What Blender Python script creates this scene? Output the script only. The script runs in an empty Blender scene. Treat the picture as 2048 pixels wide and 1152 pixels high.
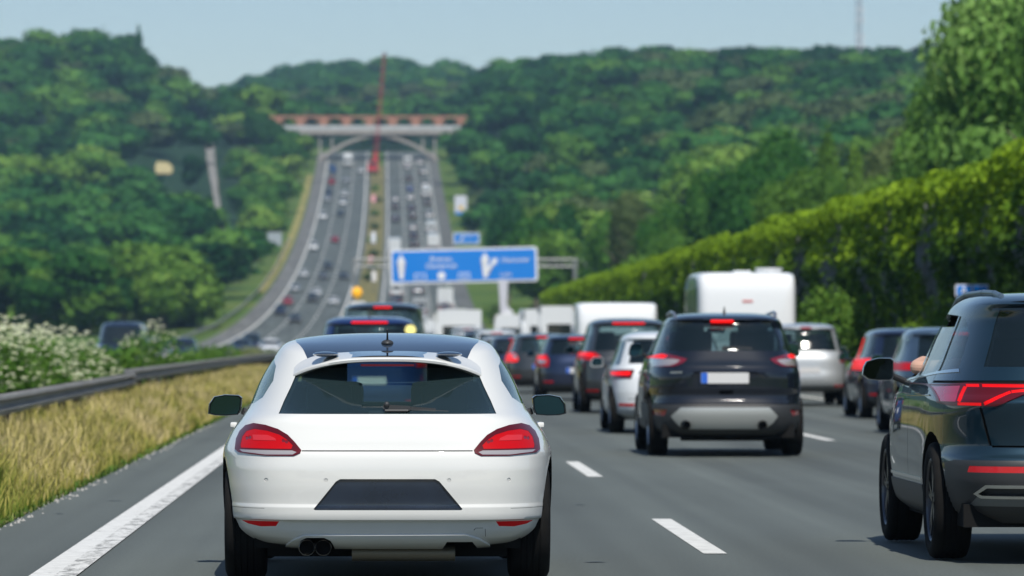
import bpy, bmesh, math, random
import numpy as np
from mathutils import Vector, Matrix
random.seed(11)
RNG = np.random.default_rng(5)
S = bpy.context.scene
COL = S.collection
# ------------------------------------------------------------------ camera, sky, sun, exposure
F = 10000.0      # focal length in photograph pixels (2048 wide)
HX, HY, CH = 765.0, 680.0, 1.37   # vanishing point of the road and eye height
cam_d = bpy.data.cameras.new('camera'); cam = bpy.data.objects.new('camera', cam_d); COL.objects.link(cam)
S.camera = cam
cam.location = (0, 0, CH); cam.rotation_euler = (math.pi/2, 0, 0)
cam_d.sensor_width = 36; cam_d.lens = F/2048*36
cam_d.shift_x = (1024-HX)/2048; cam_d.shift_y = (HY-576)/2048
cam_d.clip_start = 0.5; cam_d.clip_end = 20000
cam_d.dof.use_dof = True; cam_d.dof.focus_distance = 28.3; cam_d.dof.aperture_fstop = 4.5
SUN_EL, SUN_AZ = math.radians(56), math.radians(8)   # sun behind the viewer, a little to the right
w = bpy.data.worlds.new('World'); S.world = w; w.use_nodes = True
nt = w.node_tree; nt.nodes.clear()
sky = nt.nodes.new('ShaderNodeTexSky'); sky.sky_type = 'NISHITA'; sky.sun_disc = False
sky.sun_elevation = SUN_EL; sky.sun_rotation = math.pi - SUN_AZ
sky.altitude = 100; sky.air_density = .95; sky.dust_density = .3; sky.ozone_density = 2.6
bg = nt.nodes.new('ShaderNodeBackground'); bg.inputs['Strength'].default_value = 0.10
wo = nt.nodes.new('ShaderNodeOutputWorld')
nt.links.new(sky.outputs[0], bg.inputs['Color']); nt.links.new(bg.outputs[0], wo.inputs['Surface'])
sd = bpy.data.lights.new('sun', 'SUN'); sun = bpy.data.objects.new('sun', sd); COL.objects.link(sun)
sd.energy = 4.6; sd.angle = math.radians(0.5); sd.color = (1, 0.955, 0.87)
sv = Vector((math.sin(SUN_AZ)*math.cos(SUN_EL), -math.cos(SUN_AZ)*math.cos(SUN_EL), math.sin(SUN_EL)))
sun.rotation_euler = sv.to_track_quat('Z', 'Y').to_euler(); sun.location = (20, -30, 60)
S.view_settings.view_transform = 'Standard'; S.view_settings.look = 'None'
S.view_settings.exposure = 0.14; S.view_settings.gamma = 1.0; S.view_settings.use_curve_mapping = False
S.render.engine = 'CYCLES'
cy = S.cycles
cy.use_denoising = True; cy.max_bounces = 6; cy.transparent_max_bounces = 12; cy.volume_bounces = 0
cy.diffuse_bounces = 2; cy.glossy_bounces = 3; cy.transmission_bounces = 2
cy.sample_clamp_indirect = 6; cy.sample_clamp_direct = 40; cy.use_adaptive_sampling = False
cy.caustics_reflective = False; cy.caustics_refractive = False

# ------------------------------------------------------------------ helpers
def tag(o, label=None, cat=None, group=None, kind=None):
    if label: o['label'] = label
    if cat: o['category'] = cat
    if group: o['group'] = group
    if kind: o['kind'] = kind
    return o
def empty(name, loc, label=None, cat=None, group=None, rz=0, rx=0):
    o = bpy.data.objects.new(name, None); COL.objects.link(o); o.empty_display_size = .2
    o.location = loc; o.rotation_euler = (rx, 0, rz)
    return tag(o, label, cat, group)
def link(me, name, mats, parent=None, loc=None):
    o = bpy.data.objects.new(name, me); COL.objects.link(o)
    if mats is not None and not me.materials:
        for m in (mats if isinstance(mats, (list, tuple)) else [mats]): me.materials.append(m)
    if parent is not None: o.parent = parent
    if loc is not None: o.location = loc
    return o
def bobj(name, bm, mats, parent=None, smooth=None, loc=None):
    me = bpy.data.meshes.new(name); bm.to_mesh(me); bm.free()
    if smooth is not None:
        me.shade_smooth(); me.set_sharp_from_angle(angle=math.radians(smooth))
    return link(me, name, mats, parent, loc)
def pymesh(name, V, Fc, mats=None, parent=None, smooth=None, tone=None, loc=None):
    me = bpy.data.meshes.new(name)
    if isinstance(Fc, np.ndarray):
        n, k = Fc.shape
        me.vertices.add(len(V)); me.vertices.foreach_set('co', np.asarray(V, np.float32).ravel())
        me.loops.add(n*k); me.loops.foreach_set('vertex_index', Fc.astype(np.int32).ravel())
        me.polygons.add(n); me.polygons.foreach_set('loop_start', (np.arange(n)*k).astype(np.int32))
        me.update(calc_edges=True); me.validate()
    else:
        me.from_pydata([tuple(v) for v in V], [], Fc)
    if tone is not None:
        a = me.attributes.new('tone', 'FLOAT', 'POINT'); a.data.foreach_set('value', np.asarray(tone, np.float32))
    if smooth is not None:
        me.shade_smooth(); me.set_sharp_from_angle(angle=math.radians(smooth))
    return link(me, name, mats, parent, loc)
def box(bm, c, s, rot=None):
    M = Matrix.Translation(c)
    if rot is not None: M = M @ rot
    r = bmesh.ops.create_cube(bm, size=1, matrix=M @ Matrix.Diagonal((*s, 1)))
    return r['verts']
def bar(bm, p, q, r, n=8, r2=None):
    p, q = Vector(p), Vector(q); v = q-p
    M = Matrix.Translation((p+q)/2) @ v.to_track_quat('Z', 'Y').to_matrix().to_4x4()
    bmesh.ops.create_cone(bm, cap_ends=True, segments=n, radius1=r, radius2=r if r2 is None else r2, depth=v.length, matrix=M)
def bevel(bm, wd, seg=2):
    bmesh.ops.bevel(bm, geom=bm.edges[:], offset=wd, segments=seg, affect='EDGES', profile=.6)
def boxobj(name, c, s, mat, parent=None, bv=0, rot=None, smooth=40):
    bm = bmesh.new(); box(bm, c, s, rot)
    if bv: bevel(bm, bv)
    return bobj(name, bm, mat, parent, smooth if bv else None)

# ------------------------------------------------------------------ materials
MATS = {}
def pm(name, col, rough=.5, metal=0, coat=0, spec=.5, emit=None, es=0, coat_r=.03):
    if name in MATS: return MATS[name]
    m = bpy.data.materials.new(name); m.use_nodes = True
    b = m.node_tree.nodes['Principled BSDF']
    b.inputs['Base Color'].default_value = (*col, 1); b.inputs['Roughness'].default_value = rough
    b.inputs['Metallic'].default_value = metal; b.inputs['Coat Weight'].default_value = coat
    b.inputs['Coat Roughness'].default_value = coat_r; b.inputs['Specular IOR Level'].default_value = spec
    if emit: b.inputs['Emission Color'].default_value = (*emit, 1); b.inputs['Emission Strength'].default_value = es
    MATS[name] = m; return m
def nodes(m):
    t = m.node_tree; return t, t.nodes['Principled BSDF']
def N(t, typ, **kw):
    n = t.nodes.new(typ)
    for k, v in kw.items(): setattr(n, k, v)
    return n
def noise_col(m, stops, scale=1.0, detail=4, stretch=(1,1,1), coord='Object', bump=0, bscale=None, rough=None, extra=None):
    """base colour from a noise through a ramp, with a fine bump"""
    t, b = nodes(m)
    tc = N(t, 'ShaderNodeTexCoord'); mp = N(t, 'ShaderNodeMapping'); mp.inputs['Scale'].default_value = stretch
    t.links.new(tc.outputs[coord], mp.inputs['Vector'])
    n = N(t, 'ShaderNodeTexNoise'); n.inputs['Scale'].default_value = scale; n.inputs['Detail'].default_value = detail; n.inputs['Roughness'].default_value = .65
    t.links.new(mp.outputs[0], n.inputs['Vector'])
    r = N(t, 'ShaderNodeValToRGB')
    r.color_ramp.elements[0].position = stops[0][0]; r.color_ramp.elements[0].color = (*stops[0][1], 1)
    r.color_ramp.elements[1].position = stops[-1][0]; r.color_ramp.elements[1].color = (*stops[-1][1], 1)
    for p, c in stops[1:-1]:
        e = r.color_ramp.elements.new(p); e.color = (*c, 1)
    t.links.new(n.outputs['Fac'], r.inputs[0])
    out = r.outputs[0]
    if extra: out = extra(t, tc, out)
    t.links.new(out, b.inputs['Base Color'])
    if bump:
        n2 = N(t, 'ShaderNodeTexNoise'); n2.inputs['Scale'].default_value = bscale or scale*8; n2.inputs['Detail'].default_value = 3
        t.links.new(tc.outputs[coord], n2.inputs['Vector'])
        bp = N(t, 'ShaderNodeBump'); bp.inputs['Strength'].default_value = bump; bp.inputs['Distance'].default_value = .01
        t.links.new(n2.outputs['Fac'], bp.inputs['Height']); t.links.new(bp.outputs[0], b.inputs['Normal'])
    return m
def mix(t, mode, fac, a, b):
    n = N(t, 'ShaderNodeMix', data_type='RGBA', blend_type=mode)
    for s, v in ((0, fac), (6, a), (7, b)):
        if isinstance(v, (int, float)): n.inputs[s].default_value = v
        elif isinstance(v, tuple): n.inputs[s].default_value = (*v, 1)
        else: t.links.new(v, n.inputs[s])
    return n.outputs[2]
def math_n(t, op, a, b=None, c=None, clamp=False):
    n = N(t, 'ShaderNodeMath', operation=op); n.use_clamp = clamp
    for i, v in enumerate((a, b, c)):
        if v is None: continue
        if isinstance(v, (int, float)): n.inputs[i].default_value = v
        else: t.links.new(v, n.inputs[i])
    return n.outputs[0]
def asphalt(name, base, bands=None):
    m = pm(name, base, .74, spec=.5)
    def ex(t, tc, out):
        # speckled aggregate, broad patches and lane-long wheel tracks
        n = N(t, 'ShaderNodeTexNoise'); n.inputs['Scale'].default_value = 42; n.inputs['Detail'].default_value = 5; n.inputs['Roughness'].default_value = .8
        t.links.new(tc.outputs['Object'], n.inputs['Vector'])
        v = math_n(t, 'MULTIPLY_ADD', n.outputs['Fac'], 1.9, .05)
        cc = N(t, 'ShaderNodeCombineColor')
        for i in range(3): t.links.new(v, cc.inputs[i])
        out = mix(t, 'MULTIPLY', 1.0, out, cc.outputs[0])
        mp = N(t, 'ShaderNodeMapping'); mp.inputs['Scale'].default_value = (1.6, .012, 1)
        t.links.new(tc.outputs['Object'], mp.inputs['Vector'])
        n2 = N(t, 'ShaderNodeTexNoise'); n2.inputs['Scale'].default_value = 1; n2.inputs['Detail'].default_value = 2
        t.links.new(mp.outputs[0], n2.inputs['Vector'])
        v2 = math_n(t, 'MULTIPLY_ADD', n2.outputs['Fac'], 1.3, .35)
        c2 = N(t, 'ShaderNodeCombineColor')
        for i in range(3): t.links.new(v2, c2.inputs[i])
        return mix(t, 'MULTIPLY', 1.0, out, c2.outputs[0])
    a = tuple(c*.85 for c in base); c = tuple(c*1.15 for c in base)
    return noise_col(m, [(.3, a), (.7, c)], .5, 3, stretch=(1, .12, 1), bump=.35, bscale=90, extra=ex)
def leafmat(name, dark, mid, light, trans=.25, rough=.6, rand=.5):
    if name in MATS: return MATS[name]
    m = bpy.data.materials.new(name); m.use_nodes = True; MATS[name] = m
    t, b = nodes(m)
    at = N(t, 'ShaderNodeAttribute', attribute_name='tone'); oi = N(t, 'ShaderNodeObjectInfo')
    f = math_n(t, 'MULTIPLY_ADD', math_n(t, 'SUBTRACT', oi.outputs['Random'], .5), rand, at.outputs['Fac'], clamp=True)
    r = N(t, 'ShaderNodeValToRGB'); e = r.color_ramp.elements
    e[0].position = 0; e[0].color = (*dark, 1); e[1].position = 1; e[1].color = (*light, 1)
    k = e.new(.5); k.color = (*mid, 1)
    t.links.new(f, r.inputs[0]); t.links.new(r.outputs[0], b.inputs['Base Color'])
    b.inputs['Roughness'].default_value = rough; b.inputs['Specular IOR Level'].default_value = .12
    tr = N(t, 'ShaderNodeBsdfTranslucent'); t.links.new(r.outputs[0], tr.inputs['Color'])
    mx = N(t, 'ShaderNodeMixShader'); mx.inputs[0].default_value = trans
    t.links.new(b.outputs[0], mx.inputs[1]); t.links.new(tr.outputs[0], mx.inputs[2])
    t.links.new(mx.outputs[0], t.nodes['Material Output'].inputs['Surface'])
    return m
def glassmat(name, tint, refl=1.0, veil=.07):
    if name in MATS: return MATS[name]
    m = bpy.data.materials.new(name); m.use_nodes = True; MATS[name] = m
    t = m.node_tree; t.nodes.remove(t.nodes['Principled BSDF'])
    tr = N(t, 'ShaderNodeBsdfTransparent'); tr.inputs[0].default_value = (*tint, 1)
    g = N(t, 'ShaderNodeBsdfGlossy'); g.inputs['Roughness'].default_value = .02; g.inputs[0].default_value = (refl, refl, refl, 1)
    lw = N(t, 'ShaderNodeLayerWeight'); lw.inputs[0].default_value = .5      # the same Fresnel curve from either side of the pane
    mx = N(t, 'ShaderNodeMixShader'); t.links.new(math_n(t, 'MULTIPLY_ADD', math_n(t, 'POWER', lw.outputs['Facing'], 5.0), .92, .05), mx.inputs[0])
    t.links.new(tr.outputs[0], mx.inputs[1]); t.links.new(g.outputs[0], mx.inputs[2])
    df = N(t, 'ShaderNodeBsdfDiffuse'); df.inputs[0].default_value = (.16, .30, .34, 1)      # teal veil put into the pane's colour to lighten it
    m2 = N(t, 'ShaderNodeMixShader'); m2.inputs[0].default_value = veil
    t.links.new(mx.outputs[0], m2.inputs[1]); t.links.new(df.outputs[0], m2.inputs[2])
    t.links.new(m2.outputs[0], t.nodes['Material Output'].inputs['Surface'])
    return m

# ------------------------------------------------------------------ the road's line and the lie of the land
def sstep(a, b, x):
    t = np.clip((np.asarray(x, float)-a)/(b-a), 0, 1); return t*t*(3-2*t)
def roadz(d):
    d = np.asarray(d, float)
    z = 5.13e-5*np.clip(d-462, 0, 1038)**2
    e = np.clip(d-1500, 0, 120)
    return z + .1065*(e - e*e/240)
def drift(d): return 3.3*sstep(250, 1350, d)
def rp(off, d, dz=0): return (off+float(drift(d)), d, float(roadz(d))+dz)
TP = np.array([-100, 0, 200, 430, 560, 640, 765, 880, 940, 1000, 1200, 1500, 2000, 2200.])
TD = np.array([0, 200, 450, 600, 700, 850, 1000, 1100, 1250, 1400, 1550, 1750, 2100, 2600, 3400.])
def y2z(y, d): return CH + (HY-y)*d/F
def _ry(d): return HY-(float(roadz(d))-CH)*F/d
TY = {700: [665,665,665,662,658,0,0,0,658,655,625,540,450,440],
 850: [622,622,622,615,610,0,0,0,606,600,570,470,385,375],
 1000:[568,568,568,555,548,0,0,0,545,530,480,395,330,320],
 1100:[520,520,515,495,490,0,0,0,488,460,410,345,295,290],
 1250:[430,430,430,420,415,0,0,0,408,360,325,280,248,245],
 1400:[350,350,350,350,345,0,0,0,340,290,262,228,213,210],
 1550:[270,275,262,295,268,300,318,305,268,245,207,192,192,190],
 1750:[160,158,138,262,292,292,300,290,270,205,168,176,178,178],
 2100:[195,195,180,262,245,232,226,230,235,225,195,190,187,185],
 2600:[215,215,215,228,186,172,160,172,185,196,205,200,190,190],
 3400:[240]*14}
TZ = np.zeros((len(TD), len(TP)))
for i, d in enumerate(TD):
    if d in TY:
        for j, y in enumerate(TY[d]):
            TZ[i, j] = float(roadz(d)) if y == 0 else y2z(y, d)
    else:
        l, r = {0: (-.3, .3), 200: (-.8, 1.5), 450: (-.5, 6), 600: (1, 14)}[d]
        for j, p in enumerate(TP):
            TZ[i, j] = l if p < 640 else (float(roadz(d)) if p < 960 else r*min(1, (p-960)/900))
def ground(X, d):
    X = np.asarray(X, float); d = np.asarray(d, float)
    px = HX + F*X/np.maximum(d, 30)
    px = np.clip(px, TP[0], TP[-1]-1e-3); dd = np.clip(d, 0, TD[-1]-1e-3)
    i = np.clip(np.searchsorted(TD, dd, side='right')-1, 0, len(TD)-2); j = np.clip(np.searchsorted(TP, px, side='right')-1, 0, len(TP)-2)
    u = (dd-TD[i])/(TD[i+1]-TD[i]); v = (px-TP[j])/(TP[j+1]-TP[j]); v = v*v*(3-2*v)
    z = (1-u)*((1-v)*TZ[i, j]+v*TZ[i, j+1]) + u*((1-v)*TZ[i+1, j]+v*TZ[i+1, j+1])
    c = X - drift(d)
    wt = np.where(c < 0, 1-sstep(23, 52, -c), 1-sstep(14.5, 34, c))
    wt = wt*(1-sstep(1540, 1640, d))
    z = z + .5*np.sin(X*.11+d*.03)*np.cos(d*.05)*(1-wt)
    return z*(1-wt) + (roadz(d)-.06)*wt
def gz(X, d): return float(ground(X, d))
def px2X(px, d): return (px-HX)*d/F
def strip(name, offs, d0, d1, dz, mat, step=6., parent=None, kind='structure', foll=True, n=None):
    """a sheet that follows the road between two offsets from its line"""
    ds = np.arange(d0, d1+.01, step) if n is None else np.linspace(d0, d1, n)
    V = []; Fc = []; k = len(offs)
    for d in ds:
        for o in offs: V.append(rp(o, d, dz))
    for i in range(len(ds)-1):
        for j in range(k-1):
            a = i*k+j; Fc.append((a, a+1, a+1+k, a+k))
    o = pymesh(name, V, Fc, mat, parent)
    if kind and parent is None: o['kind'] = kind
    return o
# terrain sheet
def make_terrain():
    xs = np.concatenate([np.linspace(-900, -80, 28), np.linspace(-74, -26, 13), np.array([-22, -19, -12, -8, -5, -2, 2, 6, 10, 14, 17, 20, 24]), np.linspace(29, 100, 18), np.linspace(110, 900, 30)])
    ds = np.concatenate([np.linspace(-600, 450, 106), np.linspace(460, 1640, 119), np.linspace(1660, 4200, 60)])
    XX, DD = np.meshgrid(xs, ds)
    XX = XX + drift(DD)
    Z = ground(XX, DD)
    V = np.stack([XX.ravel(), DD.ravel(), Z.ravel()], 1)
    r, c = XX.shape; idx = np.arange(r*c).reshape(r, c)
    Fc = np.stack([idx[:-1, :-1].ravel(), idx[:-1, 1:].ravel(), idx[1:, 1:].ravel(), idx[1:, :-1].ravel()], 1)
    m = pm('meadow_ground', (.05, .08, .02), .9, spec=.2)
    noise_col(m, [(.3, (.045, .085, .015)), (.5, (.07, .125, .02)), (.78, (.16, .16, .045))], .045, 6, bump=.6, bscale=3)
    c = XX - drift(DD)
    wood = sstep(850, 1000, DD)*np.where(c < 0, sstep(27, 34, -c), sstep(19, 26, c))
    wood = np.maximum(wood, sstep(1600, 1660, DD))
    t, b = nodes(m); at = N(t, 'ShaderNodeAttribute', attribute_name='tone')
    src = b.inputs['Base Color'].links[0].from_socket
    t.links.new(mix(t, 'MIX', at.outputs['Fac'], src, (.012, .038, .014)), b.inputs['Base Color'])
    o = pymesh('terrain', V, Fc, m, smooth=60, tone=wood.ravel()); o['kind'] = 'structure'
make_terrain()
# ------------------------------------------------------------------ roads and markings
M_asph = asphalt('asphalt', (.080, .092, .084))
M_asph2 = asphalt('shoulder_asphalt', (.105, .108, .100))
M_paint = noise_col(pm('road_paint', (.6, .6, .58), .7), [(.25, (.38, .38, .36)), (.5, (.60, .60, .57)), (.75, (.68, .68, .65))], 6, 6, bump=.4, bscale=60)
L0 = -1.92
road = strip('road', [-2.8, -1, 1, 3, 5, 7, 9, 10.8], -590, 1600, 0, M_asph)
strip('hard_shoulder', [10.8, 12, 13.4], -590, 1600, .0, M_asph2)
back_road = strip('oncoming_road', [-19.9, -18, -16, -14, -12, -10, -8, -6.8], -590, 1600, 0, M_asph)
strip('oncoming_shoulder', [-23.0, -21.5, -19.9], 400, 1600, .0, asphalt('verge_asphalt', (.13, .13, .12)))
def worn_line(nm='line_paint', lo=.58):
    m = pm(nm, (.6, .6, .58), .75)
    def ex(t, tc, out):
        # the ribbed inner half is worn down to grey in short cross streaks
        mp = N(t, 'ShaderNodeMapping'); mp.inputs['Scale'].default_value = (3, .9, 1)
        t.links.new(tc.outputs['Object'], mp.inputs['Vector'])
        n = N(t, 'ShaderNodeTexNoise'); n.inputs['Scale'].default_value = 3; n.inputs['Detail'].default_value = 7; n.inputs['Roughness'].default_value = .75
        t.links.new(mp.outputs[0], n.inputs['Vector'])
        r = N(t, 'ShaderNodeValToRGB'); r.color_ramp.elements[0].position = lo; r.color_ramp.elements[1].position = lo+.13
        t.links.new(n.outputs['Fac'], r.inputs[0])
        return mix(t, 'MIX', r.outputs[0], out, (.20, .20, .19))
    return noise_col(m, [(.3, (.50, .50, .48)), (.7, (.68, .68, .66))], 9, 5, bump=.5, bscale=50, extra=ex)
strip('edge_line', [L0-.13, L0+.02], -10, 1560, .004, worn_line(), parent=road)
strip('ribbed_line', [L0+.02, L0+.15], -10, 1560, .008, worn_line('ribbed_line_paint', .47), parent=road)
strip('edge_line', [10.1, 10.3], 30, 1560, .004, M_paint, parent=road)
for o in (-7.95, -19.7): strip('edge_line', [o-.16, o+.16], 30, 1560, .004, M_paint, parent=back_road)
for par, off in ((road, 2.13), (road, 6.1), (back_road, -11.8), (back_road, -15.75)):
    far = []
    d = 32.0 - 18
    while d < 1540:
        wd = .075 if d < 300 else (.1 if d < 560 else .17)
        if d < 560:
            strip('lane_dash', [off-wd, off+wd], d, d+6.2, .004, M_paint, parent=par, n=3)
        else: far.append((d, wd))
        d += 18
    V = []; Fc = []
    for d, wd in far:
        k = len(V)
        for dd in (d, d+6.2):
            V += [rp(off-wd, dd, .004), rp(off+wd, dd, .004)]
        Fc.append((k, k+1, k+3, k+2))
    tag(pymesh('far_lane_dashes', V, Fc, M_paint, par), kind='stuff')
M_crack = pm('bitumen_seal', (.012, .012, .012), .5)
for (px, py, wpx) in ((160, 1100, 48), (230, 1002, 34), (268, 940, 30), (418, 1122, 60), (118, 1028, 20), (1160, 1010, 22), (1190, 1125, 46)):
    d = CH*F/(py-HY); X = px2X(px, d); h = wpx*d/F/2
    V = []; n = 7
    for i in range(n):
        t = i/(n-1); x = X-h+2*h*t; th = .035*math.sin(math.pi*t)**.6+.003; yy = d+.02*math.sin(9*t+px)
        V += [(x, yy-th, .0035), (x, yy+th, .0035)]
    pymesh('crack_seal', V, [(2*i, 2*i+2, 2*i+3, 2*i+1) for i in range(n-1)], M_crack, road)
# median ground
M_med = noise_col(pm('median_ground', (.1, .1, .04), .95, spec=.2), [(.3, (.09, .10, .035)), (.55, (.17, .15, .06)), (.75, (.30, .24, .11))], 1.2, 6, stretch=(1, .15, 1), bump=.7, bscale=20)
strip('median_strip', [-6.8, -5, -4, -3.4, -2.8], -590, 1480, .01, M_med)
M_verge = noise_col(pm('verge_grass', (.1, .13, .04), .95, spec=.2), [(.3, (.07, .12, .03)), (.5, (.10, .16, .035)), (.7, (.30, .24, .10))], .25, 5, stretch=(1, .05, 1), bump=.7, bscale=12)
# dry grass band on the left verge slope
V = []; Fc = []
ds = np.arange(900, 1440, 8.)
for i, d in enumerate(ds):
    for o in (-25.0, -23.3):
        X = o+float(drift(d)); V.append((X, d, gz(X, d)+.25))
for i in range(len(ds)-1): Fc.append((2*i, 2*i+1, 2*i+3, 2*i+2))
tag(pymesh('dry_grass_path', V, Fc, noise_col(pm('dry_grass', (.4, .3, .12), .95), [(.3, (.10, .14, .03)), (.6, (.30, .25, .08))], .2, 4)), kind='structure')

# ------------------------------------------------------------------ roadside grass (stuff)
def blades(name, n, xr, dr, h0, h1, mat, wd=.006, basez=0.0, tonef=None, lean=.35, dens=None, parent=None):
    X = RNG.uniform(*xr, n); D = dr[0]+(dr[1]-dr[0])*RNG.uniform(0, 1, n)**1.5
    if dens is not None:
        k = RNG.uniform(0, 1, n) < dens(X, D); X, D = X[k], D[k]; n = len(X)
    clump = .5+.5*np.sin(X*7.1+np.sin(D*1.9)*2)*np.sin(D*2.3+1.3*np.sin(X*3))
    H = RNG.uniform(h0, h1, n)*(.62+.5*clump)*(.45+.55*sstep(0, .5, -2.86-X))
    az = RNG.uniform(0, 2*math.pi, n); ln = RNG.normal(0, lean, n)*H
    fx, fy = np.cos(az), np.sin(az)
    W = wd*RNG.uniform(.7, 1.5, n)*np.clip(D/38, 1, 3)
    P = []
    for t, ws, ls in ((0, 1, 0), (.55, .9, .35), (1, .25, 1)):
        cx = X+fx*ln*ls; cyy = D+fy*ln*ls; cz = basez+H*t*(1-.12*ls)
        for s in (-1, 1):
            P.append(np.stack([cx-fy*W*ws*s, cyy+fx*W*ws*s, cz], 1))
    V = np.stack(P, 1).reshape(-1, 3)
    b = np.arange(n)[:, None]*6
    Fc = np.concatenate([b+np.array([0, 1, 3, 2]), b+np.array([2, 3, 5, 4])])
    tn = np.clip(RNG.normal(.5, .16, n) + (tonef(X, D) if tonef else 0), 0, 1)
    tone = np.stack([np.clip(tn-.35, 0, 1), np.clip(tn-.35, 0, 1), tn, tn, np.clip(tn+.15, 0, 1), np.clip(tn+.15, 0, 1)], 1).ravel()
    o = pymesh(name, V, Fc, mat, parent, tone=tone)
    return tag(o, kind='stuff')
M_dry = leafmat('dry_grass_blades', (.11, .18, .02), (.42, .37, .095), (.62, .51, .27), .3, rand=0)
tf = lambda X, D: .20*np.sin(D*.21+1.0)*np.sin(X*2+D*.5)+.12*np.sin(D*.83+X*5)-.30*np.exp(-((D-38)/6)**2)+.04
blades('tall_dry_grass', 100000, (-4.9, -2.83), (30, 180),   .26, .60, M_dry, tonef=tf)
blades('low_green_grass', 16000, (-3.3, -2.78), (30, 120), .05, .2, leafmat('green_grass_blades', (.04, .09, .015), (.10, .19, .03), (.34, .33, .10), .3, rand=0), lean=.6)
# gravel crumbs at the edge of the asphalt
V = []; Fc = []
for i in range(260):
    d = random.uniform(34, 80); x = -2.79+random.gauss(0, .05); r = random.uniform(.008, .022); k = len(V)
    for a in range(4): V.append((x+r*math.cos(a*1.57+i), d+r*math.sin(a*1.57+i), .0))
    V.append((x, d, r*.9)); Fc += [(k+a, k+(a+1) % 4, k+4) for a in range(4)]
tag(pymesh('gravel', V, Fc, pm('pale_stone', (.35, .34, .32), .9)), kind='stuff')

# ------------------------------------------------------------------ guardrail
M_rail = noise_col(pm('weathered_zinc', (.3, .3, .3), .6, .25), [(.3, (.38, .375, .36)), (.7, (.54, .535, .52))], 3, 5, stretch=(1, .2, 3), bump=.2, bscale=20)
M_post = pm('rusty_post', (.10, .075, .055), .8)
def guardrail(name, pts, label, group, zt=.75, face=1, post=4.0, up=0.0):
    root = empty(name, (pts[0][0], pts[0][1], 0), label, 'guardrail', group)
    prof = [(-.09, -.015), (-.08, .0), (.0, .0), (.05, -.02), (.065, -.06), (.0, -.10), (.0, -.14), (.065, -.18), (.05, -.235), (.0, -.25)]
    # beams of 4 m, each a part
    P = [Vector(p) for p in pts]
    L = sum((P[i+1]-P[i]).length for i in range(len(P)-1))
    def at(s):
        for i in range(len(P)-1):
            l = (P[i+1]-P[i]).length
            if s <= l or i == len(P)-2: return P[i]+(P[i+1]-P[i])*(s/l)
            s -= l
    n = int(L/post); o0 = P[0]
    for i in range(n):
        bm = bmesh.new(); a, b = at(i*post), at((i+1)*post+.15)
        va = []; 
        for q, sh in ((a, 0), (b, .004)):
            va.append([bm.verts.new((q.x-o0.x+face*(x+sh), q.y-o0.y, q.z+zt+z)) for x, z in prof])
        for k in range(len(prof)-1): bm.faces.new((va[0][k], va[0][k+1], va[1][k+1], va[1][k]))
        r = bmesh.ops.solidify(bm, geom=bm.faces[:], thickness=.006)
        bobj('beam', bm, M_rail, root, 30)
        q = at(i*post); bm = bmesh.new()
        box(bm, (q.x-o0.x-face*.05, q.y-o0.y, q.z+zt/2-.05), (.10, .06, zt-.05)); bobj('post', bm, M_post, root)
    return root
guardrail('guardrail', [(-4.30, 44, 0), (-4.55, 70, 0), (-4.8, 97, 0)], 'lower weathered steel guardrail rising out of the dry grass at the left edge', None, .74)
guardrail('guardrail', [(-4.86, 93, .05), (-4.9, 180, .05), (-4.9, 330, .05)], 'slightly higher guardrail section starting where the lower one ends, running on to the white coupe', None, .76)
# outer rail of the oncoming carriageway
pts = [(o+float(drift(d)), d, float(roadz(d))) for o, d in ((-24.5, 560), (-24.6, 700), (-24.6, 800), (-24.4, 900), (-24.2, 1000), (-24.2, 1150))]
root = empty('guardrail', (pts[0][0], pts[0][1], 0), 'long pale guardrail along the outer edge of the far oncoming carriageway', 'guardrail')
for i in range(len(pts)-1):
    a, b = Vector(pts[i]), Vector(pts[i+1]); o0 = Vector(pts[0]); o0.z = 0
    bm = bmesh.new(); v = [bm.verts.new((p.x-o0.x+x, p.y-o0.y, p.z+z)) for p in (a, b) for x, z in ((0, .45), (0, .8), (.08, .8), (.08, .45))]
    for k in range(4): bm.faces.new((v[k], v[(k+1) % 4], v[4+(k+1) % 4], v[4+k]))
    bobj('beam', bm, pm('pale_zinc', (.42, .42, .40), .5, .3), root)
    bm = bmesh.new()
    for k in range(0, int((b-a).length), 8):
        p = a+(b-a)*(k/(b-a).length); box(bm, (p.x-o0.x, p.y-o0.y, p.z+.35), (.1, .1, .8))
    tag(bobj('posts', bm, M_post, root), kind='stuff')

# ------------------------------------------------------------------ foliage makers
def ico(sub=2):
    bm = bmesh.new(); bmesh.ops.create_icosphere(bm, subdivisions=sub, radius=1)
    V = np.array([v.co[:] for v in bm.verts]); Fc = np.array([[v.index for v in f.verts] for f in bm.faces]); bm.free(); return V, Fc
ICO1, ICO1F = ico(2); ICO2, ICO2F = ico(3)
def cards(C, size, rng, nrm=None, asp=.7):
    n = len(C)
    a = rng.normal(size=(n, 3)) if nrm is None else nrm*1.1+rng.normal(size=(n, 3))*.75
    a /= np.linalg.norm(a, axis=1)[:, None]
    u = np.cross(a, rng.normal(size=(n, 3))); u /= np.linalg.norm(u, axis=1)[:, None]; v = np.cross(a, u)
    s = (size*rng.uniform(.6, 1.35, n))[:, None]
    P = np.stack([C-u*s*.5, C-v*s*asp*.5+u*s*.08+a*s*.1, C+u*s*.5, C+v*s*asp*.5+u*s*.08+a*s*.1], 1)
    return P.reshape(-1, 3), (np.arange(n)[:, None]*4+np.arange(4)), a
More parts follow.
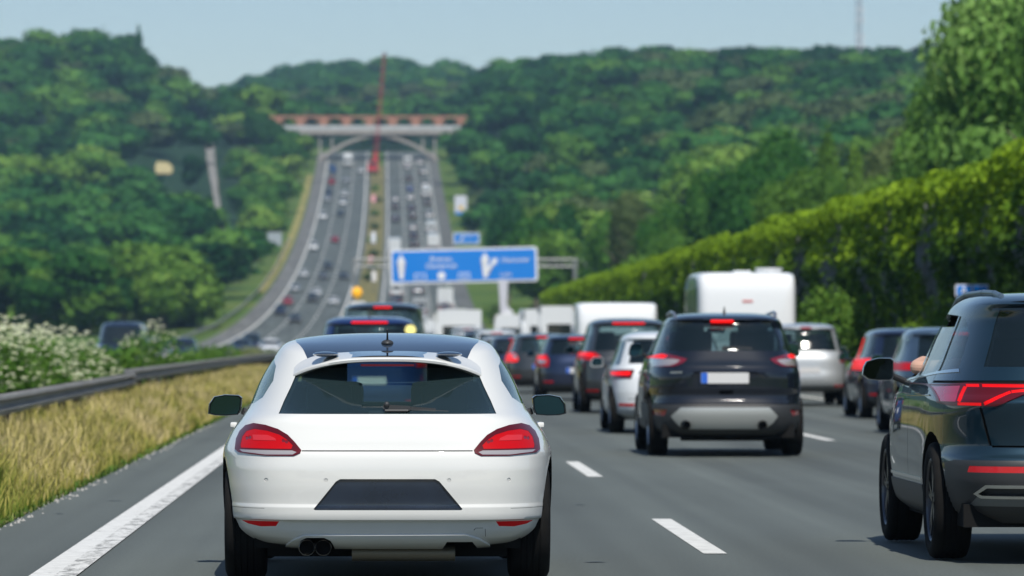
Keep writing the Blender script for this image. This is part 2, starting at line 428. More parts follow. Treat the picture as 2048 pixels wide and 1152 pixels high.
def lobes(rng, n, rx, rz, cz, spread=.62, conic=0):
    L = []
    for i in range(n):
        t = rng.uniform(-1, 1); r = math.sqrt(max(0, 1-t*t))*spread*rng.uniform(.55, 1.1)
        if conic: r *= (1-(t+1)/2*conic)
        a = rng.uniform(0, 2*math.pi)
        s = rng.uniform(.34, .52)*(1-(conic*.55*(t+1)/2))
        L.append((rx*r*math.cos(a), rx*r*math.sin(a), cz+rz*t*.62, rx*s*1.05, rz*s*.95))
    L.append((0, 0, cz, rx*.62*(1-.35*conic), rz*.72))
    return L
def crown_data(seed, rx, rz, cz, nl, nc, size, core=True, conic=0, spread=.62, sub=1, asp=.7, fill=.12):
    rng = np.random.default_rng(seed); L = lobes(rng, nl, rx, rz, cz, spread, conic)
    area = np.array([l[3]*l[4] for l in L]); pk = rng.choice(len(L), nc*2, p=area/area.sum())
    dirs = rng.normal(size=(nc*2, 3)); dirs /= np.linalg.norm(dirs, axis=1)[:, None]
    La = np.array(L)[pk]
    rad = 1+rng.normal(0, fill, nc*2)
    C = La[:, :3]+dirs*np.stack([La[:, 3], La[:, 3], La[:, 4]], 1)*rad[:, None]
    keep = np.ones(len(C), bool)
    for l in L:
        q = (C-np.array(l[:3]))/np.array([l[3], l[3], l[4]]); keep &= (q**2).sum(1) > .55
    C, dirs, pk = C[keep][:nc], dirs[keep][:nc], pk[keep][:nc]
    V, Fq, nrm = cards(C, size, rng, dirs, asp)
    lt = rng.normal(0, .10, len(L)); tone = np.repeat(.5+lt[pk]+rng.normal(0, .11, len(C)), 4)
    parts = [(V, Fq, tone)]
    cores = []
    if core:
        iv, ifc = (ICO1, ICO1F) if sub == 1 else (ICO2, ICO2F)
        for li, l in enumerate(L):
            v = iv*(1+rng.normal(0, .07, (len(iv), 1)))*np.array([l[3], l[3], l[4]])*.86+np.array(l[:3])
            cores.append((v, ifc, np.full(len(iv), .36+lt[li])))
    return parts, cores
def join_data(parts, cores):
    V = []; T = []; F4 = []; F3 = []; k = 0
    for v, f, t in parts: V.append(v); T.append(t); F4.append(f+k); k += len(v)
    for v, f, t in cores: V.append(v); T.append(t); F3.append(f+k); k += len(v)
    return np.concatenate(V), np.concatenate(T), np.concatenate(F4), (np.concatenate(F3) if F3 else None)
def mesh43(name, V, F4, F3, tone, mat):
    me = bpy.data.meshes.new(name)
    n4 = len(F4); n3 = 0 if F3 is None else len(F3)
    idx = F4.ravel() if n3 == 0 else np.concatenate([F4.ravel(), F3.ravel()])
    me.vertices.add(len(V)); me.vertices.foreach_set('co', np.asarray(V, np.float32).ravel())
    me.loops.add(len(idx)); me.loops.foreach_set('vertex_index', idx.astype(np.int32))
    st = np.concatenate([np.arange(n4)*4, n4*4+np.arange(n3)*3]).astype(np.int32)
    me.polygons.add(n4+n3); me.polygons.foreach_set('loop_start', st)
    me.update(calc_edges=True)
    a = me.attributes.new('tone', 'FLOAT', 'POINT'); a.data.foreach_set('value', np.clip(tone, 0, 1).astype(np.float32))
    me.materials.append(mat); return me
M_bark = noise_col(pm('bark', (.12, .095, .07), .9), [(.3, (.07, .055, .04)), (.7, (.19, .16, .12))], 2, 5, stretch=(3, 3, .5), bump=.5, bscale=9)
def trunk_mesh(seed, h, r, cz, rx):
    rng = random.Random(seed); bm = bmesh.new()
    pts = [Vector((0, 0, -.6))]
    for i in range(1, 6): pts.append(Vector((rng.uniform(-.03, .03)*h, rng.uniform(-.03, .03)*h, h*.85*i/5)))
    for i in range(5): bar(bm, pts[i], pts[i+1], r*(1-.16*i), 7, r*(1-.16*(i+1)))
    for k in range(7):
        p = pts[rng.randint(2, 4)]; a = rng.uniform(0, 6.28); e = rng.uniform(.4, .8)
        q = p+Vector((math.cos(a)*rx*e, math.sin(a)*rx*e, h*rng.uniform(.1, .3)))
        bar(bm, p, q, r*.4, 5, r*.12)
    me = bpy.data.meshes.new('trunk'); bm.to_mesh(me); bm.free(); me.materials.append(M_bark); return me
G_DK = leafmat('leaves_dark', (.005, .040, .009), (.019, .095, .019), (.055, .175, .030))
G_MD = leafmat('leaves_mid', (.010, .058, .009), (.034, .130, .016), (.095, .215, .028))
G_LT = leafmat('leaves_light', (.045, .115, .012), (.110, .225, .026), (.23, .35, .06))
G_OL = leafmat('leaves_olive', (.05, .085, .030), (.105, .155, .050), (.19, .23, .085))
G_SV = leafmat('leaves_silver', (.055, .135, .022), (.12, .25, .045), (.26, .41, .12))
G_BN = leafmat('leaves_brown', (.10, .07, .035), (.19, .13, .07), (.26, .19, .11))
PROTO = {}
def proto(kind, lod):
    key = (kind, lod)
    if key in PROTO: return PROTO[key]
    K = {'broad': (5.2, 5.0, 10.0, 11, 0), 'tall': (4.0, 6.5, 10.5, 11, .25), 'cone': (2.6, 7.0, 8.6, 10, .85), 'bush': (4.2, 3.4, 3.6, 10, 0), 'wide': (6.8, 5.0, 9.5, 14, 0)}[kind[0]]
    rx, rz, cz, nl, con = K
    mat = {'dk': G_DK, 'md': G_MD, 'lt': G_LT, 'ol': G_OL, 'bn': G_BN, 'sv': G_SV}[kind[1]]
    sd = sum(map(ord, kind[0]+kind[1]))*7+kind[2]
    nc, sz = {'hi': (8000, .5), 'md': (1500, .9), 'lo': (420, 1.15)}[lod]
    parts, cores = crown_data(sd, rx, rz, cz, nl if lod != 'lo' else 5, nc, sz, True, con, sub=1)
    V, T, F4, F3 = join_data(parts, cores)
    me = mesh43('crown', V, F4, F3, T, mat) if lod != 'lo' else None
    tr = trunk_mesh(sd, cz+rz*.4, .28, cz, rx) if lod != 'lo' else None
    PROTO[key] = (me, tr, (V, T, F4, F3), cz+rz, rx)
    return PROTO[key]
def tree(kind, X, d, h, wscale=1.0, lod='md', name='broadleaf_tree', z=None):
    me, tr, _, H, rx = proto(kind, lod)
    s = h/H
    root = empty(name, (X, d, gz(X, d) if z is None else z), rz=random.uniform(0, 6.28))
    c = bpy.data.objects.new('crown', me); COL.objects.link(c); c.parent = root; c.scale = (s*wscale, s*wscale, s)
    t = bpy.data.objects.new('trunk', tr); COL.objects.link(t); t.parent = root; t.scale = (s*.9, s*.9, s)
    return root
ORD = ['first','second','third','fourth','fifth','sixth','seventh','eighth','ninth','tenth','eleventh','twelfth','thirteenth','fourteenth','fifteenth','sixteenth','seventeenth','eighteenth','nineteenth','twentieth']
def nth(i):
    if i < 20: return ORD[i]
    t, u = divmod(i+1, 10); T = {2:'twenty',3:'thirty',4:'forty',5:'fifty',6:'sixty',7:'seventy',8:'eighty',9:'ninety'}
    if t in T: return (T[t]+'-'+ORD[u-1]) if u else T[t][:-1]+'ieth'
    return 'one hundred and '+(ORD[i-100] if i-100 < 20 and i >= 100 else 'twentieth')
TONE = {'dk': 'dark green', 'md': 'mid green', 'lt': 'light green', 'ol': 'olive green', 'bn': 'brownish'}
SHAPE = {'broad': 'rounded', 'tall': 'tall', 'cone': 'narrow pointed', 'bush': 'low bushy', 'wide': 'wide'}
# --- hand placed trees: (kind, px, top y, d, crown width in px, lod, label)
HAND = [
 (('wide','sv',1), 2045, -20, 205, 470, 'hi', 'big light green tree towering over the ivy wall at the right edge'),
 (('broad','sv',2), 1915, 105, 235, 260, 'hi', 'light green leafy tree just left of the towering one behind the ivy wall'),
 (('broad','sv',3), 2140, -60, 190, 260, 'hi', 'tall light tree cut by the right edge of the picture'),
 (('tall','ol',1), 1840, 185, 330, 140, 'hi', 'greyish olive tree behind the light green pair near the right edge'),
 (('broad','ol',2), 1790, 250, 380, 150, 'hi', 'dull olive tree with drooping crown below the radio mast'),
 (('cone','lt',1), 1655, 232, 400, 90, 'hi', 'narrow bright pointed tree standing above its neighbours below the radio mast'),
 (('cone','lt',2), 1712, 268, 400, 80, 'hi', 'second narrow bright pointed tree, just right of the taller one'),
 (('broad','lt',4), 1770, 340, 330, 150, 'hi', 'bright green round tree right above the ivy wall crest'),
 (('broad','md',1), 1560, 262, 460, 170, 'hi', 'mid green rounded tree left of the two pointed trees'),
 (('wide','lt',5), 1610, 330, 370, 190, 'hi', 'bright green spreading tree low behind the ivy wall'),
 (('broad','md',2), 1480, 330, 430, 150, 'hi', 'green rounded tree behind the ivy wall above the white caravan'),
 (('tall','md',3), 1400, 345, 470, 120, 'hi', 'tall green tree behind the ivy wall, left of the caravan roof'),
 (('broad','lt',6), 1690, 385, 300, 140, 'hi', 'light yellow-green tree touching the ivy wall crest'),
 (('broad','md',4), 1330, 400, 470, 120, 'hi', 'mid green tree behind the lower end of the ivy wall'),
 (('broad','ol',3), 1265, 395, 520, 110, 'hi', 'olive green tree right of the big blue sign'),
 (('broad','md',5), 1210, 420, 560, 110, 'hi', 'green tree directly right of the big blue sign'),
 (('tall','dk',1), 1130, 410, 640, 90, 'md', 'dark tree right behind the right end of the blue sign'),
 (('broad','md',6), 1075, 425, 680, 100, 'md', 'dark green tree above the right corner of the big blue sign'),
 (('broad','dk',2), 1020, 415, 760, 95, 'md', 'dark rounded tree above the middle of the big blue sign'),
 (('broad','dk',3), 1850, 470, 128, 90, 'md', None),
]
for k, px, yt, d, wpx, lod, lab in HAND:
    if lab is None: continue
    X = px2X(px, d); z = gz(X, d); top = y2z(yt, d); h = max(5, top-z)
    me, tr, _, H, rx = proto(k, lod)
    ws = (wpx*d/F/2)/(rx*h/H)
    r = tree(k, X, d, h, ws, lod)
    tag(r, lab, 'tree', 'trees behind the ivy wall')
# --- scattered forest
def excluded(px, d, X, c):
    if d < 1640 and -28.5 < c < 19: return True
    if c > 0 and ((px < 972+62000/d and d < 1010) or (px < 970 and d < 1230)): return True   # clear of the signs on the right verge
    if d > 1480 and d < 1640 and -34 < c < 30: return True
    if 272 < px < 378 and 1080 < d < 1440: return True       # stubble field gap
    if 1080 < d < 1760:
        tx = 440-(d-1150)/550*30
        if tx-36 < px < tx+40: return True                    # farm track
    return False
cand = []
def scat(d0, d1, sp, p0, p1, hfun, kinds, dsp=.92):
    d = d0
    while d < d1:
        x = px2X(p0, d)
        while x < px2X(p1, d):
            X = x+random.uniform(-.42, .42)*sp; D = d+random.uniform(-.5, .5)*sp*dsp
            px = HX+F*X/D; c = X-float(drift(D)); x += sp
            if excluded(px, D, X, c): continue
            h = hfun(px, D)
            if h: cand.append((X, D, h*random.uniform(.72, 1.25), random.choice(kinds(px, D)), px))
        d += sp*dsp
B3 = lambda t: [('broad', t, i) for i in (11, 12, 13)]
def kl(px, d):
    if d < 780: return B3('md')*2+B3('lt')+[('bush','lt',14)]
    if d < 1080: return B3('dk')*5+B3('md')*2
    if px > 452 and d < 1560: return B3('md')*2+B3('lt')*4+B3('ol')
    if d < 1300: return B3('md')*3+B3('dk')*2+B3('lt')*1
    return B3('dk')*5+B3('md')*4+B3('ol')+[('tall','dk',15)]
def hl(px, d):
    if d < 780: return 9.5
    if d < 900: return 11
    if 385 < px < 475 and 930 < d < 1120: return 5.5
    if px > 452 and d < 1560: return 10
    if d < 1120: return 15 if px < 390 else 10
    return 15
scat(655, 780, 8.0, -60, 505, hl, kl)
scat(790, 1120, 10.5, -60, 640, hl, kl, 1.7)
scat(1120, 1560, 12, -60, 452, hl, kl, 2.2)
scat(1120, 1560, 10.5, 452, 640, hl, lambda p, d: B3('md')*5+B3('lt')*2+B3('ol'), 1.35)
scat(1560, 1700, 12, -60, 640, hl, kl, 2.2)
scat(1700, 1800, 9, -60, 640, lambda p, d: 14, kl, 1.6)
def kr(px, d):
    if px < 1010 and d > 900: return B3('dk')*3+B3('md')
    if d < 850: return B3('md')*4+B3('lt')*3+B3('ol')*2
    if d < 1150: return B3('md')*4+B3('dk')*4+B3('ol')*2+B3('lt')+([('tall','bn',16)] if random.random() < .06 else [])
    return B3('dk')*7+B3('md')*3+B3('ol')*2+([('tall','bn',16)] if random.random() < .04 else [])
def hr(px, d):
    if d < 620: return 6.5 if px < 1250 else 9
    if px < 1100 and d < 1000: return 12
    if d < 700: return 9
    return 14
scat(470, 800, 10.5, 985, 2110, hr, kr)
scat(800, 1640, 12, 915, 2110, hr, kr, 2.1)
scat(1650, 1790, 13, 925, 2110, lambda p, d: 13, lambda p, d: B3('dk'))
scat(1660, 2720, 16, 440, 1080, lambda p, d: 14, lambda p, d: B3('md')+B3('ol')*2 if 1900 < d < 2150 else B3('dk')*4+B3('md'), 2.0)
cand.sort(key=lambda c: c[1])
NIND = 248
ind, rest = cand[:NIND], cand[NIND:]
zones = {}
for (X, D, h, k, px) in ind:
    r = tree(k, X, D, h, random.uniform(1.15, 1.45), 'md')
    if px < 765: z = 'below the left hill' ; b = int((D-650)/22)
    else: z = 'past the ivy wall'; b = int((D-500)/22)
    zones.setdefault((z, b, k[1]), []).append((px, r, k))
for (z, b, tn), L in zones.items():
    L.sort(key=lambda t: t[0])
    row = ['front','second','third','fourth','fifth','sixth','seventh','eighth','ninth','tenth','eleventh','twelfth','thirteenth','fourteenth'][min(b, 13)]
    for i, (px, r, k) in enumerate(L):
        tag(r, f'{TONE[tn]} tree {z}, {row} row, {nth(i)} from left', 'tree', 'trees '+z)
print('individual trees', len(ind), 'forest', len(rest), 'far limit', ind[-1][1])
fv = {}
for (X, D, h, k, px) in rest:
    _, _, (V, T, F4, F3), H, rx = proto(k, 'lo')
    s = h/H; a = random.uniform(0, 6.28); ca, sa = math.cos(a), math.sin(a); ws = s*random.uniform(1.35, 1.75)
    W = np.stack([(V[:, 0]*ca-V[:, 1]*sa)*ws+X, (V[:, 0]*sa+V[:, 1]*ca)*ws+D, V[:, 2]*s+gz(X, D)-1.0], 1)
    fv.setdefault(k[1], []).append((W, T*.7+.15+random.uniform(-1, 1)*(.22 if k[1] in ('lt', 'ol') else .5), F4, F3))
for tn, L in fv.items():
    Vs = []; Ts = []; A4 = []; A3 = []; k = 0
    for W, T, F4, F3 in L:
        Vs.append(W); Ts.append(T); A4.append(F4+k); A3.append(F3+k); k += len(W)
    me = mesh43('forest', np.concatenate(Vs), np.concatenate(A4), np.concatenate(A3), np.concatenate(Ts), {'dk': G_DK, 'md': G_MD, 'lt': G_LT, 'ol': G_OL, 'bn': G_BN}[tn])
    o = link(me, 'forest', None); tag(o, kind='stuff')
    print('forest', tn, len(L), len(me.polygons))
# trees that bury both ends of the bridge
for i, (px, yt, d) in enumerate(((528, 222, 1462), (548, 236, 1470), (561, 252, 1455), (574, 268, 1440), (944, 238, 1462), (958, 226, 1470), (931, 262, 1452), (972, 214, 1470), (590, 282, 1425), (915, 280, 1440), (510, 214, 1470), (990, 205, 1480))):
    X = px2X(px, d); z = gz(X, d); h = max(6, y2z(yt, d)-z); k = ('broad', 'md' if px < 765 else 'dk', 11+i % 3)
    r = tree(k, X, d, h, min(2.0, 11/h), 'md')
    tag(r, f"{'mid' if px < 765 else 'dark'} green tree hiding the {'left' if px < 765 else 'right'} end of the bridge, top {nth(sum(1 for q in (528,548,561,574,590,510,944,958,931,972,915,990) if (q < 765) == (px < 765) and q < px))} from left", 'tree', 'trees at the bridge ends')
# lone spiky treetop on the left skyline
r = tree(('cone','dk',3), px2X(277, 1700), 1700, 25, .6, 'md', 'conifer_tree'); tag(r, 'small dark spiky conifer poking above the left hill skyline', 'tree')
# field patch and farm track on the left slope
def patch(name, P, mat, lift=.5, n=14):
    V = []; Fc = []
    for i in range(n+1):
        t = i/n; d = P[0][1]+(P[-1][1]-P[0][1])*t
        # interpolate the left/right px limits
        k = min(range(len(P)-1), key=lambda q: 0 if P[q][1] <= d <= P[q+1][1]+1e-6 else 1)
        u = (d-P[k][1])/(P[k+1][1]-P[k][1]); a = P[k][0][0]+(P[k+1][0][0]-P[k][0][0])*u; b = P[k][0][1]+(P[k+1][0][1]-P[k][0][1])*u
        for q in (a, b):
            X = px2X(q, d); V.append((X, d, gz(X, d)+lift))
    for i in range(n): Fc.append((2*i, 2*i+1, 2*i+3, 2*i+2))
    return tag(pymesh(name, V, Fc, mat), kind='structure')
patch('stubble_field', [((312, 343), 1400), ((310, 346), 1420), ((314, 336), 1438)], noise_col(pm('stubble', (.5, .42, .22), .95), [(.3, (.34, .29, .13)), (.7, (.50, .43, .22))], .3), .6)
patch('farm_track', [((443, 450), 1150), ((430, 441), 1250), ((414, 431), 1450), ((405, 424), 1700)], noise_col(pm('track_gravel', (.3, .29, .27), .95), [(.3, (.17, .165, .155)), (.7, (.26, .25, .22))], .3), .7, 30)
patch('mown_meadow', [((-60, 22), 700), ((-60, 26), 720), ((-60, 20), 790)], noise_col(pm('hay', (.4, .36, .12), .95), [(.3, (.30, .29, .09)), (.7, (.48, .42, .16))], .3), .5)
# ------------------------------------------------------------------ ivy covered noise barrier on the right
WX = 14.2
def wx(d): return WX + float(drift(d))
M_pan = noise_col(pm('barrier_panel', (.12, .15, .19), .8), [(.3, (.07, .09, .11)), (.7, (.14, .17, .21))], 1.5, 5, bump=.3, bscale=8)
root = empty('noise_barrier', (WX, 60, 0), 'long grey-blue noise barrier wall overgrown with ivy along the right road edge', 'noise barrier')
pan = None; post = None
for i in range(76):
    d = 60+i*5; x = wx(d+2.5)
    if pan is None:
        bm = bmesh.new(); box(bm, (0, 2.5, 2.35), (.16, 4.7, 4.9))
        for k in range(1, 5): box(bm, (-.1, 2.5, k), (.05, 4.7, .12))
        p = bobj('panel', bm, M_pan, root); pan = p.data
        bm = bmesh.new(); box(bm, (0, 0, 2.45), (.26, .24, 5.1)); q = bobj('post', bm, pm('barrier_post', (.16, .17, .17), .7), root); post = q.data
    else: p = link(pan, 'panel', None, root); q = link(post, 'post', None, root)
    p.location = (x-WX, d-60, 0); q.location = (x-WX, d-60, 0)
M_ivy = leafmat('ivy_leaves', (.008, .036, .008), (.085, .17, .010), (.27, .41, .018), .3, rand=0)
def snoise(x, y, sd=0):
    r = np.random.default_rng(sd); v = 0
    for k in range(7):
        fx, fy, p, q = r.uniform(.3, 1.6)*1.35**k, r.uniform(.3, 1.6)*1.35**k, r.uniform(0, 6.28), r.uniform(0, 6.28)
        v = v + np.sin(x*fx+p+1.3*np.sin(y*fy*.7+q))*np.cos(y*fy+q)/(1+.25*k)
    return v/3
def ivy():
    n = 120000
    u = RNG.uniform(0, 1, n); D = 62+370*u**1.35; zt = RNG.uniform(0, 1, n)
    st = snoise(D*1.1, zt*.6, 3); bare = snoise(D*.35, zt*1.2, 8)
    keep = RNG.uniform(0, 1, n) < np.clip(.75+.6*st-.55*(bare > .55)*(zt < .8), .12, 1)
    D, zt, st = D[keep], zt[keep], st[keep]; n = len(D)
    Z = .1+5.05*zt**.85; ztop = 5.15+.18*snoise(D*.9, D*0, 5)
    cl = np.clip(.55+.9*snoise(D*.42, D*0, 21), .1, 1.25)
    zz = .1+5.05*zt**.85
    over = np.where(zz > 3.5, 1-(zz-3.5)/1.9*.9, .35+.65*sstep(1.8, 3.5, zz))      # the overhanging fringe leans out, the foot lies in under it
    off = .12+.30*np.clip(st+.4, 0, 1.4)*(.25+.75*zt)+1.0*cl*over*sstep(.8, 3.6, zz)
    X = WX+drift(D)-.1-off*RNG.uniform(.72, 1.03, n)
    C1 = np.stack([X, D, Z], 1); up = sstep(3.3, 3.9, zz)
    N1 = np.stack([-np.ones(n), RNG.normal(0, .35, n)-.35*up-.1, .25+.95*up], 1)
    m = 46000
    D2 = 62+370*RNG.uniform(0, 1, m)**1.35; a = RNG.uniform(-.3, math.pi+.4, m); b = snoise(D2*.9, D2*0, 5); b2 = snoise(D2*2.3, a, 6)
    R = .40+.12*b+.14*b2+.25*np.clip(.55+.9*snoise(D2*.42, D2*0, 21), .1, 1.25)
    C2 = np.stack([WX+drift(D2)-.15+np.cos(a)*R*1.15, D2, 5.0+.12*b+.26*snoise(D2*.17, D2*0, 33)+np.sin(a)*R*.85], 1); N2 = np.stack([np.cos(a), RNG.normal(0, .3, m)-.3, np.sin(a)+.3], 1)
    C = np.concatenate([C1, C2]); Nn = np.concatenate([N1, N2]); Nn /= np.linalg.norm(Nn, axis=1)[:, None]
    tn = np.concatenate([.20+.42*up+.30*np.clip(st, -.5, 1), .72+.2*b2])+RNG.normal(0, .10, n+m)  # sunlit top and shaded foot are put into the leaf tone
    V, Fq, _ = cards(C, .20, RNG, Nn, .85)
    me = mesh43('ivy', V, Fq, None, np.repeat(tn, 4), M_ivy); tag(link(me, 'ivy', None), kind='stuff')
ivy()

# ------------------------------------------------------------------ shrubs
def shrub(name, X, d, h, wd, mat, n, size, label, group, flowers=0, seed=1, z=None):
    rng = np.random.default_rng(seed)
    root = empty(name, (X, d, gz(X, d) if z is None else z), label, 'shrub', group)
    parts, cores = crown_data(seed, wd/2, h*.5, h*.5, 9, n, size, False, 0, .7, fill=.3)
    V, T, F4, F3 = join_data(parts, cores)
    V[:, 2] = np.maximum(V[:, 2], .02)
    link(mesh43('foliage', V, F4, F3, T, mat), 'foliage', None, root)
    bm = bmesh.new()
    for k in range(9):
        a = rng.uniform(0, 6.28); r = wd*rng.uniform(.1, .42); bar(bm, (r*.3*math.cos(a), r*.3*math.sin(a), 0), (r*math.cos(a), r*math.sin(a), h*rng.uniform(.6, .95)), .012, 5, .005)
    bobj('stem', bm, pm('green_stem', (.08, .12, .03), .7), root)
    if flowers:
        C = []; Nn = []
        for k in range(flowers):
            a = rng.uniform(0, 6.28); e = rng.uniform(-.25, 1.4)
            p = np.array([math.cos(a)*math.cos(e)*wd*.5, math.sin(a)*math.cos(e)*wd*.5, h*.5+math.sin(e)*h*.56])*rng.uniform(.85, 1.12)
            p[2] = max(.15, p[2])
            R = rng.uniform(.035, .07)
            for q in range(14):
                b, r = rng.uniform(0, 6.28), R*math.sqrt(rng.uniform(0, 1)); C.append(p+np.array([r*math.cos(b), r*math.sin(b), rng.normal(0, .008)])); Nn.append([0, -.5, 1.0])
        C = np.array(C); Nn = np.array(Nn); Nn /= np.linalg.norm(Nn, axis=1)[:, None]
        V, Fq, _ = cards(C, .035, rng, Nn*1.5, .9)
        fl = link(mesh43('flower_heads', V, Fq, None, np.repeat(rng.uniform(.3, 1, len(C)), 4), leafmat('umbels', (.42, .50, .24), (.62, .66, .42), (.80, .80, .64), .3, rand=0)), 'flower_heads', None, root)
        fl['kind'] = 'stuff'
    return root
G_SH = leafmat('shrub_leaves', (.030, .10, .012), (.085, .19, .025), (.18, .30, .045), .3, rand=.3)
G = 'white flowering shrubs behind the guardrail'
FS = [(0, 84, 1.62, 1.5, 'big white flowering shrub cut by the left edge of the picture'),
      (60, 90, 1.55, 1.6, 'white flowering shrub second from the left edge, full of blossom'),
      (120, 98, 1.55, 1.6, 'white flowering shrub third from the left edge, rising highest on its right'),
      (168, 108, 1.25, 1.5, 'white flowering shrub left of the dark oncoming van'),
      (10, 104, 1.75, 1.6, 'tall flowering shrub behind the first one at the left edge'),
      (92, 90, 1.0, 1.5, 'lower flowering shrub in front of the second one'),
      (300, 135, 1.75, 1.7, 'loose tall flowering shrub between the dark van and the blue-roofed car'),
      (275, 150, 1.5, 1.3, 'small flowering shrub left of the loose tall one')]
for i, (px, d, h, wd, lab) in enumerate(FS):
    shrub('flowering_shrub', px2X(px, d), d, h, wd, G_SH, 2600 if i < 6 else 1300, .075 if i < 6 else .09, lab, G, 150 if i < 6 else 60, 50+i, -.1)
GS = [(405, 175, 1.25, 2.0, 'low green shrub above the guardrail, right of the blue-roofed car'), (450, 190, 1.2, 1.9, 'low green shrub above the guardrail, second from the white coupe'),
      (500, 230, 1.0, 2.2, 'pale green low shrub nearest to the white coupe'), (350, 165, 1.0, 1.6, 'low shrub under the blue-roofed car'), (222, 116, 1.28, 1.7, 'green shrub in front of the dark oncoming van'),
      (540, 260, .8, 2.0, 'faint low shrub touching the left side of the coupe window')]
for i, (px, d, h, wd, lab) in enumerate(GS):
    shrub('green_shrub', px2X(px, d), d, h, wd, G_SH if i != 2 else leafmat('pale_weeds', (.12, .16, .05), (.2, .24, .09), (.34, .34, .16), .3, rand=.2), 1500, .12, lab, 'low shrubs behind the guardrail', 6, 80+i, -.05)
for i, (px, d, h, wd, m, lab) in enumerate([(1665, 138, 3.0, 2.0, G_SH, 'yellow-green bush growing at the foot of the ivy wall behind the silver car'),
      (1725, 150, 2.2, 1.6, G_MD, 'smaller darker bush right of the yellow-green one at the wall'), (1850, 121, 1.95, 1.3, leafmat('fresh_weeds', (.06, .13, .012), (.14, .24, .02), (.24, .34, .04), .3, rand=.2), 'low bright green weeds at the wall foot above the blue-grey cars'),
      (1905, 118, 1.9, 1.4, G_SH, 'low green weeds at the wall foot beside the small blue sign')]):
    shrub('wall_bush', px2X(px, d), d, h, wd, m, 3000, .13, lab, 'bushes at the foot of the ivy wall', 0, 95+i, 0)
for i, d in enumerate((432, 446, 462, 480, 498, 518, 540, 562, 590, 620, 655, 690, 730)):
    shrub('roadside_bush', 15.6+float(drift(d))+(i%3)*.9, d, 3.6+.8*math.sin(i*2), 4.5, G_LT, 900, .25, f'light green bush at the far end of the ivy wall, {nth(i)} from the near end', 'bushes at the far end of the ivy wall', 0, 120+i)
for i, d in enumerate((960, 1010, 1075, 1140, 1200, 1260, 1320, 1370)):
    c = -4.8+random.uniform(-.7, .7)+float(drift(d))
    shrub('median_bush', c, d, 1.5, 2.4, G_LT if i % 2 else G_OL, 250, .5, f'small round bush on the grassy median of the climb, {nth(i)} from the bottom', 'bushes on the median of the climb', 0, 140+i)

# ------------------------------------------------------------------ signs
M_blue = pm('sign_blue', (.0, .19, .64), .45, coat=.2); M_white = pm('sign_white', (.78, .78, .80), .45); M_galv = pm('galvanised', (.22, .23, .23), .5, .5)
M_grey = pm('sign_back', (.36, .40, .42), .5, .2)
def rrect(w_, h_, r, n=5, cx=0, cz=0):
    P = []
    for sx, sz, a0 in ((1, 1, 0), (-1, 1, 90), (-1, -1, 180), (1, -1, 270)):
        for k in range(n+1):
            a = math.radians(a0+90*k/n); P.append((cx+sx*(w_/2-r)+r*math.cos(a), cz+sz*(h_/2-r)+r*math.sin(a)))
    return P
def prism(bm, P, y0, y1):
    """closed slab from an x,z outline between two depths"""
    a = [bm.verts.new((x, y0, z)) for x, z in P]; b = [bm.verts.new((x, y1, z)) for x, z in P]
    f = bm.faces.new(a); g = bm.faces.new(b[::-1]); n = len(P)
    for k in range(n): bm.faces.new((a[k], b[k], b[(k+1) % n], a[(k+1) % n]))
    bmesh.ops.triangulate(bm, faces=[f, g])
def slab(name, P, y0, y1, mat, parent):
    bm = bmesh.new(); prism(bm, P, y0, y1); bmesh.ops.recalc_face_normals(bm, faces=bm.faces[:]); return bobj(name, bm, mat, parent)
def text(s, x, z, size, parent, mat, y=-.05, align='CENTER', name='lettering'):
    cu = bpy.data.curves.new(name, 'FONT'); cu.body = s; cu.size = size; cu.align_x = align; cu.align_y = 'CENTER'; cu.extrude = .004
    o = bpy.data.objects.new(name+'_tmp', cu); COL.objects.link(o)
    dg = bpy.context.evaluated_depsgraph_get(); me = bpy.data.meshes.new_from_object(o.evaluated_get(dg)); bpy.data.objects.remove(o)
    me.materials.clear(); me.materials.append(mat)
    t = link(me, name, None, parent); t.location = (x, y, z); t.rotation_euler = (math.pi/2, 0, 0); return t
GD = 400.0
gr = empty('gantry', (0, GD, 0), 'slim grey sign gantry spanning the right carriageway, carrying the big blue sign', 'gantry')
bm = bmesh.new(); zb = y2z(526, GD)-0
for z0 in (zb-.28, zb+.28): bar(bm, (-2.3, 0, z0), (15.6, 0, z0), .09, 8)
for k in range(17):
    x = -2.3+k*1.1; bar(bm, (x, 0, zb-.28), (x+.55, 0, zb+.28), .045, 5); bar(bm, (x+.55, 0, zb+.28), (x+1.1, 0, zb-.28), .045, 5)
bobj('beam', bm, M_galv, gr)
for x in (-2.3, 15.4):
    bm = bmesh.new(); box(bm, (x, 0, (zb+.3)/2), (.28, .28, zb+.3)); bobj('post', bm, M_galv, gr)
bs = empty('gantry_sign', (px2X(927.5, GD), GD-.45, y2z(531, GD)), 'big blue and white direction sign with two arrows hanging from the gantry', 'road sign')
bs.rotation_euler = (0, -.022, math.radians(-2))
slab('plate', rrect(11.8, 2.75, .25), .0, .06, M_white, bs); slab('face', rrect(11.45, 2.42, .18), -.03, 0, M_blue, bs)
W = M_white
slab('arrow', [(-5.15, -1.0), (-4.85, -1.0), (-4.85, .35), (-4.65, .35), (-5.0, 1.0), (-5.35, .35), (-5.15, .35)], -.05, -.03, W, bs)
slab('arrow', [(1.55, -1.0), (1.85, -1.0), (1.85, -.55), (2.45, .12), (2.6, -.02), (2.7, .55), (2.15, .42), (2.3, .28), (1.85, -.2), (1.85, .45), (2.05, .45), (1.7, 1.0), (1.35, .45), (1.55, .45)], -.05, -.03, W, bs)
text('Bremen', -1.8, .55, .56, bs, W); text('Osnabrück', -1.8, 0, .56, bs, W)
text('Lotte', 3.35, -.78, .42, bs, W); text('Hannover', 4.15, .36, .56, bs, W)
